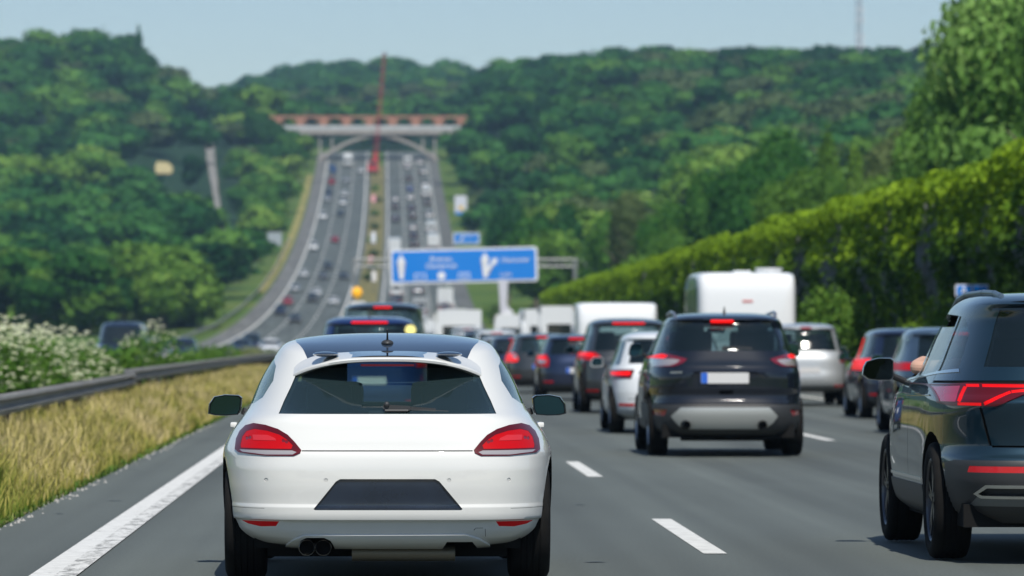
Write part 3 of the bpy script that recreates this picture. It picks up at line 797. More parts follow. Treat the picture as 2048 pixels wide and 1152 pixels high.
for x, s in ((-3.5, '1'), (0, '30')):
    slab('route_shield', rrect(.95, .55, .12, cx=x, cz=-.85), -.05, -.03, W, bs); slab('route_field', rrect(.82, .43, .09, cx=x, cz=-.85), -.06, -.05, M_blue, bs); text(s, x, -.85, .38, bs, W, -.065)
slab('junction_symbol', rrect(.62, .62, .3, cx=-1.8, cz=-.78), -.05, -.03, W, bs)
def road_sign(px0, px1, y0, y1, d, label, cat='road sign', face=M_blue, border=M_white, name='road_sign', text_s=None, shape=None, blur=13, extra=None):
    """a panel on two posts standing on the ground; measured width less the lens blur"""
    px0 += blur/2; px1 -= blur/2; y0 += blur/2; y1 -= blur/2
    X = px2X((px0+px1)/2, d); W_ = (px1-px0)*d/F; Hh = (y1-y0)*d/F; zc = y2z((y0+y1)/2, d); zg = gz(X, d)
    r = empty(name, (X, d, zg), label, cat)
    slab('panel', [(x, z+zc-zg) for x, z in rrect(W_, Hh, min(W_, Hh)*.1)], 0, .08, border, r)
    if face: slab('face', [(x, z+zc-zg) for x, z in rrect(W_*.92, Hh-W_*.08, min(W_, Hh)*.08)], -.03, 0, face, r)
    for s in (-.32, .32):
        bm = bmesh.new(); bar(bm, (W_*s, .16, -.2), (W_*s, .16, zc-zg+Hh*.4), max(.06, W_*.02), 6); bobj('post', bm, M_galv, r)
    if extra: extra(r, W_, Hh, zc-zg)
    return r
def ex2(r, W_, Hh, zc):
    P = [(-1.2, -.75), (-1.0, -.75), (-.55, .1), (-.4, .0), (-.35, .6), (-.85, .3), (-.7, .2)]
    slab('arrow', [(x*W_/4.2, z*Hh/2.4+zc) for x, z in P], -.05, -.03, M_white, r); text('Münster', W_*.12, zc+Hh*.22, Hh*.2, r, M_white)
road_sign(900, 966, 459, 495, 980, 'small blue direction sign with a white slanted arrow above the big gantry sign', extra=ex2)
def ex3(r, W_, Hh, zc):
    slab('symbol', [(x, z+zc) for x, z in rrect(W_*.35, Hh*.25, .2, cx=.1, cz=-Hh*.18)], -.06, -.03, pm('sign_yellow', (.75, .48, .04), .5), r)
    slab('lower_band', [(x, z+zc) for x, z in rrect(W_, Hh*.16, .1, cx=.15, cz=-Hh*.46)], -.07, -.03, M_blue, r)
road_sign(903, 940, 385, 434, 1210, 'pale upright board with yellow mark and blue foot beside the climbing lanes', face=pm('pale_board', (.6, .62, .7), .5), extra=ex3)
road_sign(528, 570, 458, 498, 1030, 'grey back of a road sign on the left verge of the oncoming carriageway', face=None, border=M_grey)
road_sign(922, 946, 437, 462, 1150, 'small red board among bushes above the small blue sign', face=None, border=pm('red_board', (.45, .04, .04), .5))
def ex4(r, W_, Hh, zc): text('A 1', -.1, zc, .22, r, M_white)
road_sign(1908, 1980, 566, 596, 112, 'small blue sign with white edge at the wall, behind the dark SUV roof', blur=6, extra=ex4)
for (px, y, c, lab) in ((747, 398, (.75, .35, .38), 'pinkish round marker high on the median of the climb'), (747, 476, (.72, .74, .8), 'whitish marker board in the middle of the median'), (742, 520, (.72, .36, .38), 'pinkish round marker low on the median, left of the big sign'), (748, 553, (.75, .73, .72), 'off-white round-topped marker on the median beside the amber lamp')):
    d = 1230 if y < 420 else (1090 if y < 490 else (1000 if y < 530 else 900))
    h = 17 if y in (476, 553) else 12
    road_sign(px-11.5, px+11.5, y-h*.75-6, y+h*.75+4, d, lab, 'marker', face=None, border=pm('marker_'+str(y), c, .5), name='median_marker', blur=14)
# amber lamp and pale block in the median
X = px2X(714, GD-4)
r = empty('crash_cushion', (X, GD-6, 0), 'pale tapered crash block at the foot of the gantry in the median', 'crash cushion')
bm = bmesh.new(); bmesh.ops.create_cone(bm, cap_ends=True, segments=4, radius1=1.45, radius2=.85, depth=4.4, matrix=Matrix.Translation((.1, 0, 2.2)) @ Matrix.Rotation(math.pi/4, 4, 'Z')); bevel(bm, .08)
bobj('body', bm, noise_col(pm('pale_concrete', (.6, .58, .57), .8), [(.3, (.5, .49, .48)), (.7, (.66, .64, .63))], 1.2, 5, bump=.3, bscale=9), r, 40)
r = empty('warning_lamp', (X, GD-6, 4.4), 'round amber warning lamp on top of the pale block in the median', 'lamp')
bm = bmesh.new(); bmesh.ops.create_uvsphere(bm, u_segments=16, v_segments=10, radius=.42, matrix=Matrix.Translation((0, 0, .72)) @ Matrix.Diagonal((1, .5, 1, 1))); bobj('lens', bm, pm('amber', (.85, .42, .01), .35, emit=(1, .45, .01), es=.25), r, 60)
bm = bmesh.new(); bar(bm, (0, 0, 0), (0, 0, .36), .08, 8); box(bm, (0, .05, .72), (.5, .12, .95)); bobj('housing', bm, pm('lamp_housing', (.25, .18, .03), .6), r)
# pale post with a broad middle right of the sign
r = empty('sign_support', (px2X(1006, 396), 396, 0), 'pale grey support with a broad plate below the right part of the big sign', 'post')
slab('column', [(-.22, 2.9), (-.30, 5.0), (-.38, 6.2), (.40, 6.2), (.34, 5.0), (.30, 4.2), (.5, 3.9), (.85, 3.6), (.5, 2.9), (.2, 2.4), (.12, 0), (-.12, 0), (-.14, 2.4)], -.12, .12, pm('pale_grey_metal', (.55, .55, .6), .5), r)
slab('plate', rrect(.7, .5, .1, cx=.35, cz=3.4), -.2, -.12, M_white, r)

# ------------------------------------------------------------------ bridge
BD = 1500.0
bz = roadz(BD)
def by(y): return y2z(y, BD)
bx = lambda px: px2X(px, BD)
M_conc = noise_col(pm('bridge_concrete', (.34, .31, .28), .85), [(.3, (.28, .255, .23)), (.7, (.40, .365, .33))], .25, 6, bump=.3, bscale=2)
M_concl = noise_col(pm('parapet_concrete', (.45, .47, .47), .8), [(.3, (.36, .39, .39)), (.7, (.52, .53, .53))], .3, 6)
br = empty('arch_bridge', (bx(750), BD, float(bz)), 'pale concrete arch bridge crossing the motorway at the top of the climb', 'bridge')
O = Vector(br.location)
def bpart(name, boxes, mat):
    bm = bmesh.new()
    for (x0, x1, y0, y1, z0, z1) in boxes: box(bm, ((x0+x1)/2-O.x, (y0+y1)/2-O.y, (z0+z1)/2-O.z), (x1-x0, y1-y0, z1-z0))
    return bobj(name, bm, mat, br)
bpart('deck', [(bx(556), bx(938), BD, BD+9, by(268), by(259))], M_conc)
bpart('parapet', [(bx(556), bx(936), BD-.12, BD+.3, by(258.6), by(251))], M_concl)
bpart('parapet', [(bx(556), bx(936), BD+8.7, BD+9.1, by(258.6), by(251))], M_concl)
bpart('girder', [(bx(560), bx(930), BD+1, BD+2, by(270.5), by(268.2)), (bx(560), bx(930), BD+7, BD+8, by(270.5), by(268.2))], M_conc)
for yy in (BD+.6, BD+7.2):
    bm = bmesh.new(); rings = []
    for i in range(29):
        t = i/28; px = 618+(894-618)*t; u = (px-756)/138; y = 268.5+64*abs(u)**1.9
        th = (5+3*abs(u))
        x = bx(px)-O.x; s = 2*64*1.9*abs(u)**.9/138
        rings.append([bm.verts.new((x, yy-O.y+dy, by(y+dz)-O.z)) for dy, dz in ((0, 0), (1.2, 0), (1.2, th), (0, th))])
    for a, b in zip(rings, rings[1:]):
        for k in range(4): bm.faces.new((a[k], a[(k+1) % 4], b[(k+1) % 4], b[k]))
    bmesh.ops.recalc_face_normals(bm, faces=bm.faces[:]); bobj('arch', bm, M_conc, br)
for px in (640, 664, 846, 870):
    u = (px-756)/138; yb = 268.5+64*min(1.1, abs(u))**1.9
    bpart('pier', [(bx(px)-.25, bx(px)+.25, BD+.9, BD+1.5, by(min(yb+2, 330)), by(270))], M_conc)
# orange falsework truss behind the parapet
tr = empty('truss_bridge', (bx(740), BD+12, by(250)), 'rusty orange steel truss standing on the bridge deck level, behind the parapet', 'truss bridge')
O2 = Vector(tr.location); M_or = noise_col(pm('orange_steel', (.42, .15, .06), .7), [(.3, (.30, .13, .08)), (.7, (.44, .22, .13))], .6, 5)
bm = bmesh.new(); x0, x1 = bx(530)-O2.x, bx(948)-O2.x
box(bm, ((x0+x1)/2, 0, by(230)-O2.z), (x1-x0, .5, .55)); bobj('top_chord', bm, M_or, tr)
bm = bmesh.new(); box(bm, ((x0+x1)/2, 0, by(250)-O2.z), (x1-x0, .5, .6)); bobj('bottom_chord', bm, M_or, tr)
nb = 9; wbay = (x1-x0)/nb; pme = None
for i in range(nb):
    if pme is None:
        bm = bmesh.new(); ht = by(231)-by(249.5)
        prism(bm, [(-.10*wbay, 0), (.10*wbay, 0), (.24*wbay, ht), (-.24*wbay, ht)], -.1, .1)
        for s in (-1, 1): bar(bm, (s*.18*wbay, -.2, 0), (s*.34*wbay, -.2, ht), .14, 6)
        o = bobj('truss_panel', bm, M_or, tr); pme = o.data
    else: o = link(pme, 'truss_panel', None, tr)
    o.location = (x0+wbay*(i+.5), 0, by(249.5)-O2.z)

# ------------------------------------------------------------------ crane in front of the bridge
CD = 1440.0
cz0 = float(roadz(CD)); M_red = pm('crane_red', (.42, .03, .035), .5, coat=.3); M_blk = pm('black_rubber', (.018, .018, .018), .85); M_chas = pm('chassis_black', (.03, .03, .035), .6)
X = px2X(746, CD)
cr = empty('mobile_crane', (X, CD, cz0), 'red mobile crane on the median in front of the arch bridge, boom raised', 'crane')
slab('carrier', rrect(3.2, 1.0, .15, cx=0, cz=1.5), -1.5, 6, M_red, cr)
slab('cab', [(-1.5, 1.9), (1.3, 1.9), (1.3, 3.2), (1.0, 3.8), (-1.2, 3.8), (-1.5, 3.2)], -1.4, 1.2, M_red, cr)
slab('windscreen', [(-1.2, 2.6), (1.0, 2.6), (.9, 3.5), (-1.1, 3.5)], -1.46, -1.41, pm('dark_glass', (.01, .012, .014), .06, coat=.5), cr)
slab('turret', [(-.3, 3.0), (1.6, 3.0), (1.3, 6.5), (.2, 6.5)], 1.4, 3.5, M_red, cr)
bm = bmesh.new(); p = Vector((.6, 2, 3.2)); q = Vector((px2X(769, CD)-X, 0, y2z(105, CD)-cz0))
ax = (q-p).normalized(); sx = Vector((1, 0, 0)); sx = (sx-ax*sx.dot(ax)).normalized(); sy = ax.cross(sx)
Lb = (q-p).length; cs = [(-.45, -.45), (.45, -.45), (.45, .45), (-.45, .45)]
P_ = lambda t, c: p+ax*(t*Lb)+(sx*c[0]+sy*c[1])*(1.15-.5*t)
for c in cs: bar(bm, P_(0, c), P_(1, c), .09, 5)
for i in range(22):
    for k in range(4): bar(bm, P_(i/22, cs[k]), P_((i+1)/22, cs[(k+1) % 4]), .05, 4)
bobj('boom', bm, M_red, cr)
bm = bmesh.new(); bar(bm, q, q+Vector((.4, -.2, -1)), .3, 6); bar(bm, q, q+Vector((0, -.5, -18)), .025, 4); bobj('hook', bm, M_chas, cr)
for sx_ in (-1.3, 1.3):
    for y in (-.8, .6, 3, 4.5):
        bm = bmesh.new(); bar(bm, (sx_-.2, y, .6), (sx_+.2, y, .6), .6, 14); bobj('wheel', bm, M_blk, cr)
# radio mast on the right hill
MD = 1650.0; X = px2X(1718, MD); zb_ = y2z(200, MD); zt_ = y2z(-60, MD)
ma = empty('radio_mast', (X, MD, zb_-12), 'tall thin grey lattice radio mast on the wooded right hill', 'radio mast')
bm = bmesh.new(); H_ = zt_-zb_+12; cs = [(-.8, -.8), (.8, -.8), (.8, .8), (-.8, .8)]
for c in cs: bar(bm, (c[0], c[1], 0), (c[0]*.8, c[1]*.8, H_), .16, 5)
for i in range(30):
    for k in range(4):
        a, b = cs[k], cs[(k+1) % 4]; bar(bm, (a[0], a[1], H_*i/30), (b[0], b[1], H_*(i+1)/30), .1, 4)
bobj('lattice', bm, pm('mast_grey', (.45, .47, .50), .5, .3), ma)
for z in (.55, .60, .70, .76):
    for a in range(3):
        bm = bmesh.new(); bar(bm, (math.cos(a*2.1)*1.3, math.sin(a*2.1)*1.3, H_*z-1), (math.cos(a*2.1)*1.3, math.sin(a*2.1)*1.3, H_*z+1), .28, 6); bobj('antenna', bm, M_white, ma)
# overhead cable crossing the climb
bm = bmesh.new(); prev = None
for i in range(25):
    px = 440+(960-440)*i/24; y = 360+5*math.sin(math.pi*i/24)*.6; q = (px2X(px, 1300), 1300, y2z(y, 1300))
    if prev: bar(bm, prev, q, .07, 4)
    prev = q
tag(bobj('overhead_cable', bm, M_chas), 'thin dark overhead cable crossing the carriageways below the bridge', 'cable')
for px in (436, 962):
    X = px2X(px, 1300); r = empty('cable_pole', (X, 1300, gz(X, 1300)), 'wooden pole carrying the '+('left' if px < 700 else 'right')+' end of the overhead cable', 'pole')
    bm = bmesh.new(); bar(bm, (0, 0, -.5), (0, 0, y2z(359, 1300)-gz(X, 1300)), .16, 7, .11); box(bm, (0, 0, y2z(361, 1300)-gz(X, 1300)), (1.2, .1, .1)); bobj('shaft', bm, M_bark, r)
# unseen trees added behind the viewer, so that glossy paint has a place to mirror
_V = []; _T = []; _4 = []; _3 = []; _k = 0
for i in range(150):
    d = -random.uniform(60, 560); X = random.choice((-1, 1))*random.uniform(30, 120) if i < 110 else random.uniform(-120, 120)
    if i >= 110: d = -random.uniform(480, 590)
    _, _, (V, T, F4, F3), H, rx = proto(('broad', 'dk', 11+i % 3), 'lo'); s = random.uniform(9, 16)/H
    W_ = V*s*1.3; W_[:, 0] += X; W_[:, 1] += d; W_[:, 2] += gz(X, d)-1
    _V.append(W_); _T.append(T); _4.append(F4+_k); _3.append(F3+_k); _k += len(V)
tag(link(mesh43('mirrored_woods', np.concatenate(_V), np.concatenate(_4), np.concatenate(_3), np.concatenate(_T), G_DK), 'mirrored_woods', None), kind='stuff')
# ------------------------------------------------------------------ vehicles
GAP = pm('panel_gap', (.006, .006, .006), .8, spec=.1)
RUB = noise_col(pm('tyre_rubber', (.01, .01, .01), .9, spec=.12), [(.3, (.007, .007, .007)), (.7, (.015, .0145, .014))], 6, 4, bump=.2, bscale=60)
UNDER = pm('underbody', (.012, .012, .012), .9, spec=.1)
TRIM = pm('black_plastic', (.03, .031, .033), .55); TRIMG = pm('gloss_black', (.010, .012, .014), .08, coat=1)
RED = pm('lamp_red', (.42, .003, .006), .45, coat=.12, spec=.1, emit=(1, .005, .01), es=.05)
REDD = pm('lamp_dark_red', (.09, .005, .010), .3, coat=.25, spec=.2)
REDL = pm('brake_light_lit', (.70, .005, .005), .4, coat=.12, spec=.1, emit=(1, .008, .006), es=.62)
CLR = pm('lamp_clear', (.42, .38, .38), .12, .3, coat=1); CHR = pm('chrome', (.7, .7, .7), .12, 1); ALU = pm('alloy', (.5, .5, .52), .3, .9)
SEAT = pm('seat_fabric', (.009, .010, .012), .85, spec=.15); SKIN = pm('skin', (.55, .33, .24), .5)
G_T = glassmat('window_glass', (.60, .74, .73)); G_D = glassmat('tinted_glass', (.34, .44, .46), veil=.03); G_O = pm('dark_window', (.012, .018, .020), .05, coat=.6)
PLATE = pm('number_plate', (.62, .61, .60), .5); EUB = pm('plate_blue', (.02, .12, .55), .5)
def paint(name, c, metal=0, rough=.35):
    m = pm(name, c, .5, metal, coat=1, coat_r=.025, spec=.12)
    if 'Noise Texture' not in [n.name for n in m.node_tree.nodes]:
        # a faint film of road dust: breaks up the gloss
        t, b = nodes(m); tc = N(t, 'ShaderNodeTexCoord'); n = N(t, 'ShaderNodeTexNoise'); n.inputs['Scale'].default_value = 5; n.inputs['Detail'].default_value = 8
        t.links.new(tc.outputs['Object'], n.inputs['Vector'])
        t.links.new(math_n(t, 'MULTIPLY_ADD', n.outputs['Fac'], .05, .0), b.inputs['Coat Roughness'])
        sp = N(t, 'ShaderNodeSeparateXYZ'); t.links.new(tc.outputs['Object'], sp.inputs[0])
        low = math_n(t, 'MULTIPLY', math_n(t, 'SUBTRACT', .75, sp.outputs[2], clamp=True), math_n(t, 'MULTIPLY', n.outputs['Fac'], .35), clamp=True)
        t.links.new(mix(t, 'MIX', low, c, (.20, .185, .16)), b.inputs['Base Color'])
    return m
def pchip(x, y, xq):
    x = np.asarray(x, float); y = np.asarray(y, float); h = np.diff(x); dl = np.diff(y)/h; m = np.zeros(len(x))
    for i in range(1, len(x)-1):
        if dl[i-1]*dl[i] > 0:
            w1, w2 = 2*h[i]+h[i-1], h[i]+2*h[i-1]; m[i] = (w1+w2)/(w1/dl[i-1]+w2/dl[i])
    m[0], m[-1] = dl[0], dl[-1]
    k = np.clip(np.searchsorted(x, xq, side='right')-1, 0, len(x)-2); t = (xq-x[k])/h[k]
    return (2*t**3-3*t**2+1)*y[k]+(t**3-2*t**2+t)*h[k]*m[k]+(-2*t**3+3*t**2)*y[k+1]+(t**3-t**2)*h[k]*m[k+1]
def shell(keys, nrow, K, fr=.42, ff=.22):
    """closed body skin from horizontal outlines. keys: (z, y_rear, y_front, half width, m, n_rear, n_front)"""
    A = np.array(keys, float)
    s = np.concatenate([[0], np.cumsum(np.sqrt(np.diff(A[:, 0])**2+.25*np.diff(A[:, 1])**2+.05*np.diff(A[:, 2])**2+.5*np.diff(A[:, 3])**2)+1e-4)])
    q = np.linspace(0, s[-1], nrow)
    q = np.unique(np.concatenate([q, s])); q = q[np.concatenate([[True], np.diff(q) > s[-1]/nrow*.2])]
    R = np.stack([pchip(s, A[:, i], q) for i in range(7)], 1); R[-1] = A[-1]
    th = np.linspace(0, math.pi, 721); S_, C_ = np.sin(th), np.cos(th)
    kr, kf = int(K*fr), int(K*ff); ks = K-kr-kf
    bm = bmesh.new(); rings = []
    for z, yr, yf, W_, m, nr, nf in R:
        yc = yr+(yf-yr)*.5
        x = W_*np.abs(S_)**(2/m); y = np.where(C_ >= 0, yc-(yc-yr)*np.abs(C_)**(2/nr), yc+(yf-yc)*np.abs(C_)**(2/nf))
        seg = np.concatenate([[0], np.cumsum(np.hypot(np.diff(x), np.diff(y)))]); L = seg[-1]
        a = min(.32, (W_*1.15+.15)/L); b = 1-a*.9
        f = np.concatenate([np.linspace(0, a, kr, endpoint=False), np.linspace(a, b, ks, endpoint=False), np.linspace(b, 1, kf)])*L
        xs = np.interp(f, seg, x); ys = np.interp(f, seg, y)
        P = [(xx, yy, z) for xx, yy in zip(xs, ys)]; P[0] = (0, yr, z); P[-1] = (0, yf, z)
        Q = P+[(-x_, y_, z_) for x_, y_, z_ in P[-2:0:-1]]
        rings.append([bm.verts.new(p) for p in Q])
    n = len(rings[0])
    for a, b in zip(rings, rings[1:]):
        for k in range(n): bm.faces.new((a[k], a[(k+1) % n], b[(k+1) % n], b[k]))
    bm.faces.new(rings[0][::-1]); bm.faces.new(rings[-1])
    bm.normal_update()
    return bm
PROJ = {'rear': (0, 2, 1), 'front': (0, 2, 1), 'side': (1, 2, 0), 'top': (0, 1, 2)}
def inpoly(p, P):
    c = False; n = len(P); x, y = p; j = n-1
    for i in range(n):
        if (P[i][1] > y) != (P[j][1] > y) and x < (P[j][0]-P[i][0])*(y-P[i][1])/(P[j][1]-P[i][1])+P[i][0]: c = not c
        j = i
    return c
def split(bm, poly, proj, cond, yc=0):
    a, b, c = PROJ[proj]
    xs = [p[0] for p in poly]; ys = [p[1] for p in poly]; x0, x1, y0, y1 = min(xs), max(xs), min(ys), max(ys)
    cand = []
    for f in bm.faces:
        co = f.calc_center_median()
        if not cond(co): continue
        vs = [v.co for v in f.verts]
        if max(v[a] for v in vs) < x0 or min(v[a] for v in vs) > x1 or max(v[b] for v in vs) < y0 or min(v[b] for v in vs) > y1: continue
        cand.append(f)
    n = len(poly)
    for i in range(n):
        p, q = poly[i], poly[(i+1) % n]
        dx, dy = q[0]-p[0], q[1]-p[1]
        if dx*dx+dy*dy < 1e-10: continue
        sx0, sx1, sy0, sy1 = min(p[0], q[0])-1e-4, max(p[0], q[0])+1e-4, min(p[1], q[1])-1e-4, max(p[1], q[1])+1e-4
        near = [f for f in cand if f.is_valid and not (max(v.co[a] for v in f.verts) < sx0 or min(v.co[a] for v in f.verts) > sx1 or max(v.co[b] for v in f.verts) < sy0 or min(v.co[b] for v in f.verts) > sy1)]
        if not near: continue
        co = [0, 0, 0]; co[a], co[b] = p; no = [0, 0, 0]; no[a], no[b] = -dy, dx
        ns = set(near); geom = list({e for f in near for e in f.edges})+list({v for f in near for v in f.verts})+near
        r = bmesh.ops.bisect_plane(bm, geom=geom, dist=1e-5, plane_co=co, plane_no=no)
        new = [g for g in r['geom'] if isinstance(g, bmesh.types.BMFace)]
        cand = [f for f in cand if f.is_valid and f not in ns]+new
        cand = list(dict.fromkeys(cand))
    return [f for f in cand if f.is_valid and inpoly((f.calc_center_median()[a], f.calc_center_median()[b]), poly)]
def lift(bm, faces, off=0, direc=None, grow=0):
    """takes the faces out of the skin as a piece of their own, moved by off, with a rim back to the skin"""
    nb = bmesh.new(); vm = {}; rm = {}
    fs = set(faces)
    for f in faces:
        for v in f.verts:
            if v not in vm:
                dv = (Vector(direc) if direc is not None else v.normal)*off
                vm[v] = nb.verts.new(v.co+dv)
    for f in faces:
        try: nb.faces.new([vm[v] for v in f.verts])
        except ValueError: pass
    if abs(off) > 1e-6:
        for f in faces:
            for e in f.edges:
                if sum(1 for g in e.link_faces if g in fs) == 1:
                    v0, v1 = e.verts
                    lp = [l for l in f.loops if l.edge == e][0]; v0, v1 = lp.vert, lp.link_loop_next.vert
                    for v in (v0, v1):
                        if v not in rm: rm[v] = nb.verts.new(v.co)
                    try: nb.faces.new((rm[v0], rm[v1], vm[v1], vm[v0]))
                    except ValueError: pass
    bmesh.ops.delete(bm, geom=list(faces), context='FACES')
    nb.normal_update()
    return nb
def mirror(P): return [(-x, y) for x, y in P][::-1]
class Car:
    def __init__(s, name, label, cat, X, d, keys, paintm, nrow=46, K=64, z=None, group=None, yaw=0, L=4.3):
        zg = float(roadz(d)) if z is None else z
        sl = math.atan((float(roadz(d+4))-float(roadz(d)))/4)
        s.root = empty(name, (X, d, zg+.006), label, cat, group, yaw, sl)
        s.keys = keys; s.bm = shell(keys, nrow, K); s.paint = paintm; s.yc = keys[3][1]+(keys[3][2]-keys[3][1])*.5
        s.L = L
    def part(s, name, poly, proj, mat, off=0, parent=None, both=False, sm=40, zmin=None, direc=None, ymax=None):
        out = []
        todo = [(poly, 1)]
        if both and proj in ('rear', 'front', 'top'): todo.append((mirror(poly), -1))
        if proj == 'side': todo = [(poly, 1), (poly, -1)]
        for P, sd in todo:
            if proj == 'rear': c = (lambda co: co[1] < (ymax or s.yc))
            elif proj == 'front': c = (lambda co: co[1] > s.yc)
            elif proj == 'top': c = (lambda co: co[2] > (zmin or 1.0))
            else: c = (lambda co, sd=sd: co[0]*sd > 0)
            fs = split(s.bm, P, proj, c)
            if not fs: continue
            dr = None if direc is None else (direc[0]*sd, direc[1], direc[2])
            nb = lift(s.bm, fs, off, dr)
            par = parent[len(out)] if isinstance(parent, list) else (parent or s.root)
            out.append(bobj(name, nb, mat, par, sm))
        return out
    def cutout(s, poly, proj):
        for sd in ((1, -1) if proj == 'side' else (1,)):
            c = (lambda co, sd=sd: co[0]*sd > 0) if proj == 'side' else ((lambda co: co[1] < s.yc) if proj == 'rear' else (lambda co: co[1] > s.yc))
            fs = split(s.bm, poly, proj, c)
            bmesh.ops.delete(s.bm, geom=fs, context='FACES')
    def arches(s, ys, r, zc, depth=.30, mat=UNDER):
        for y in ys:
            P = [(y+r*math.cos(a), zc+r*math.sin(a)) for a in np.linspace(-.75, math.pi+.75, 20)]
            P = [(px_, max(pz, .08)) for px_, pz in P]
            s.part('wheel_arch', P, 'side', mat, depth, direc=(-1, 0, 0), sm=30)
    def body(s, name='body', sm=35):
        # dark lining just inside the skin
        s.bm.normal_update(); lb = s.bm.copy(); lb.normal_update()
        offs = [v.normal*-.03 for v in lb.verts]
        for v, o_ in zip(lb.verts, offs): v.co += o_
        bobj('interior_lining', lb, SEAT, s.root, 60)
        s.bodyo = bobj(name, s.bm, s.paint, s.root, sm); return s.bodyo
    def wheels(s, ys, tr, r, wd, detail=True, spokes=5, rim=.68):
        for y in ys:
            for sd in (1, -1):
                w_ = wheel_mesh(r, wd, detail); o = link(w_, 'wheel', None, s.root); o.location = (sd*tr, y, r)
                if sd < 0: o.rotation_euler = (0, 0, math.pi)
                q = link(rim_mesh(r, wd, rim, spokes, detail), 'rim', None, o)
WM = {}
def lathe(bm, prof, n):
    """revolves (x, radius) points about the x axis"""
    rings = [[bm.verts.new((x, r*math.cos(2*math.pi*k/n), r*math.sin(2*math.pi*k/n))) for k in range(n)] for x, r in prof]
    for a, b in zip(rings, rings[1:]):
        for k in range(n): bm.faces.new((a[k], a[(k+1) % n], b[(k+1) % n], b[k]))
    return rings
def wheel_mesh(r, wd, det):
    key = ('w', r, wd, det)
    if key not in WM:
        bm = bmesh.new(); h = wd/2
        pr = [(h*.8, r*.68), (h*.97, r*.78), (h, r*.88), (h*.9, r*.96), (h*.72, r*.995)]
        if det:
            for g in (.45, .15, -.15, -.45): pr += [(h*(g+.06), r), (h*(g+.05), r*.978), (h*(g-.05), r*.978), (h*(g-.06), r)]
        pr += [(-h*.72, r*.995), (-h*.9, r*.96), (-h, r*.88), (-h*.97, r*.78), (-h*.8, r*.68), (0, r*.6)]
        lathe(bm, pr, 40 if det else 18); bmesh.ops.recalc_face_normals(bm, faces=bm.faces[:])
        me = bpy.data.meshes.new('wheel'); bm.to_mesh(me); bm.free(); me.materials.append(RUB); me.shade_smooth(); me.set_sharp_from_angle(angle=.7); WM[key] = me
    return WM[key]
def rim_mesh(r, wd, rim, spokes, det):
    key = ('r', r, wd, rim, spokes, det)
    if key not in WM:
        bm = bmesh.new(); h = wd/2; R = r*rim
        lathe(bm, [(h*.85, R), (h*.9, R*.97), (h*.8, R*.93), (-h*.2, R*.9)], 32 if det else 14)
        lathe(bm, [(h*.62, R*.20), (h*.72, R*.12), (h*.74, .001)], 12)
        for k in range(spokes):
            a = 2*math.pi*k/spokes
            for da in ((-.16, .16) if det else (0,)):
                M = Matrix.Rotation(a+da, 4, 'X') @ Matrix.Translation((h*.68, 0, R*.53))
                bmesh.ops.create_cube(bm, size=1, matrix=M @ Matrix.Diagonal((.025, R*.11 if det else R*.2, R*.88, 1)))
        q = lathe(bm, [(h*.1, R*.9), (h*.1, .01)], 24 if det else 12)
        me = bpy.data.meshes.new('rim'); bm.to_mesh(me); bm.free(); me.materials.append(ALU); WM[key] = me
    return WM[key]
def conform(poly, step):
    pass
def mirror_unit(car, x0, x1, z0, z1, y, mat_shell, outline=None, depth=.16, stem=.12, gl=(.04, .095, .115)):
    """door mirrors: a rounded housing, a glass facing back and a foot on the door"""
    outline = outline or [(0, .12), (.04, .55), (.16, .90), (.5, 1.0), (.9, .96), (1, .8), (1, .22), (.92, .06), (.55, 0), (.2, .0)]
    for sd in (1, -1):
        P = [((x0+(x1-x0)*(1-u)), z0+(z1-z0)*v) for u, v in outline]
        cx = sum(p[0] for p in P)/len(P); cz = sum(p[1] for p in P)/len(P)
        bm = bmesh.new(); rings = []
        for dy, sc in ((.012, .86), (0, .93), (-.0, .97), (.02, 1.0), (.07, .99), (.12, .86), (depth, .5)):
            rings.append([bm.verts.new((sd*(cx+(px_-cx)*sc), y+dy, cz+(pz-cz)*sc)) for px_, pz in P])
        for a, b in zip(rings, rings[1:]):
            for k in range(len(P)): bm.faces.new((a[k], a[(k+1) % len(P)], b[(k+1) % len(P)], b[k]))
        bm.faces.new(rings[-1]); bmesh.ops.recalc_face_normals(bm, faces=bm.faces[:])
        o = bobj('mirror', bm, mat_shell, car.root, 50)
        bm = bmesh.new(); f = bm.faces.new([bm.verts.new((sd*(cx+(px_-cx)*.87), y+.006, cz+(pz-cz)*.87)) for px_, pz in P])
        bmesh.ops.recalc_face_normals(bm, faces=bm.faces[:]); f.normal_update()
        if f.normal.y > 0: f.normal_flip()
        bobj('mirror_glass', bm, pm('mirror_glass_%d' % int(gl[1]*1000), gl, .03, 1), o)
        bm = bmesh.new(); bar(bm, (sd*x0, y+.07, z0+.03), (sd*(x0-stem), y+.12, z0-.02), .022, 8); bobj('mirror_foot', bm, TRIM, o, 40)
def seats(car, rows, belt, w_=.36, hr=True, floor=True, head=.14):
    for y in rows:
        for sx_ in (-w_, w_):
            bm = bmesh.new()
            box(bm, (sx_, y+.3, belt-.45), (.48, .5, .18)); box(bm, (sx_, y, belt-.12), (.46, .14, .62), Matrix.Rotation(.18, 4, 'X'))
            bevel(bm, .045, 2); o = bobj('seat', bm, SEAT, car.root, 40)
            if hr:
                bm = bmesh.new(); box(bm, (sx_, y-.07, belt+.20+head*.3), (.27, .09, .19)); bevel(bm, .04, 2); bobj('headrest', bm, SEAT, o, 40)
def interior(car, y0, y1, w_, belt, mat=None):
    bm = bmesh.new(); box(bm, (0, (y0+y1)/2, belt-.36), (w_*2, y1-y0, .62)); bevel(bm, .03, 1); bobj('interior', bm, mat or SEAT, car.root)
    bm = bmesh.new(); box(bm, (0, y1-.12, belt-.05), (w_*2, .3, .1)); bevel(bm, .03, 2); bobj('dashboard', bm, SEAT, car.root, 40)
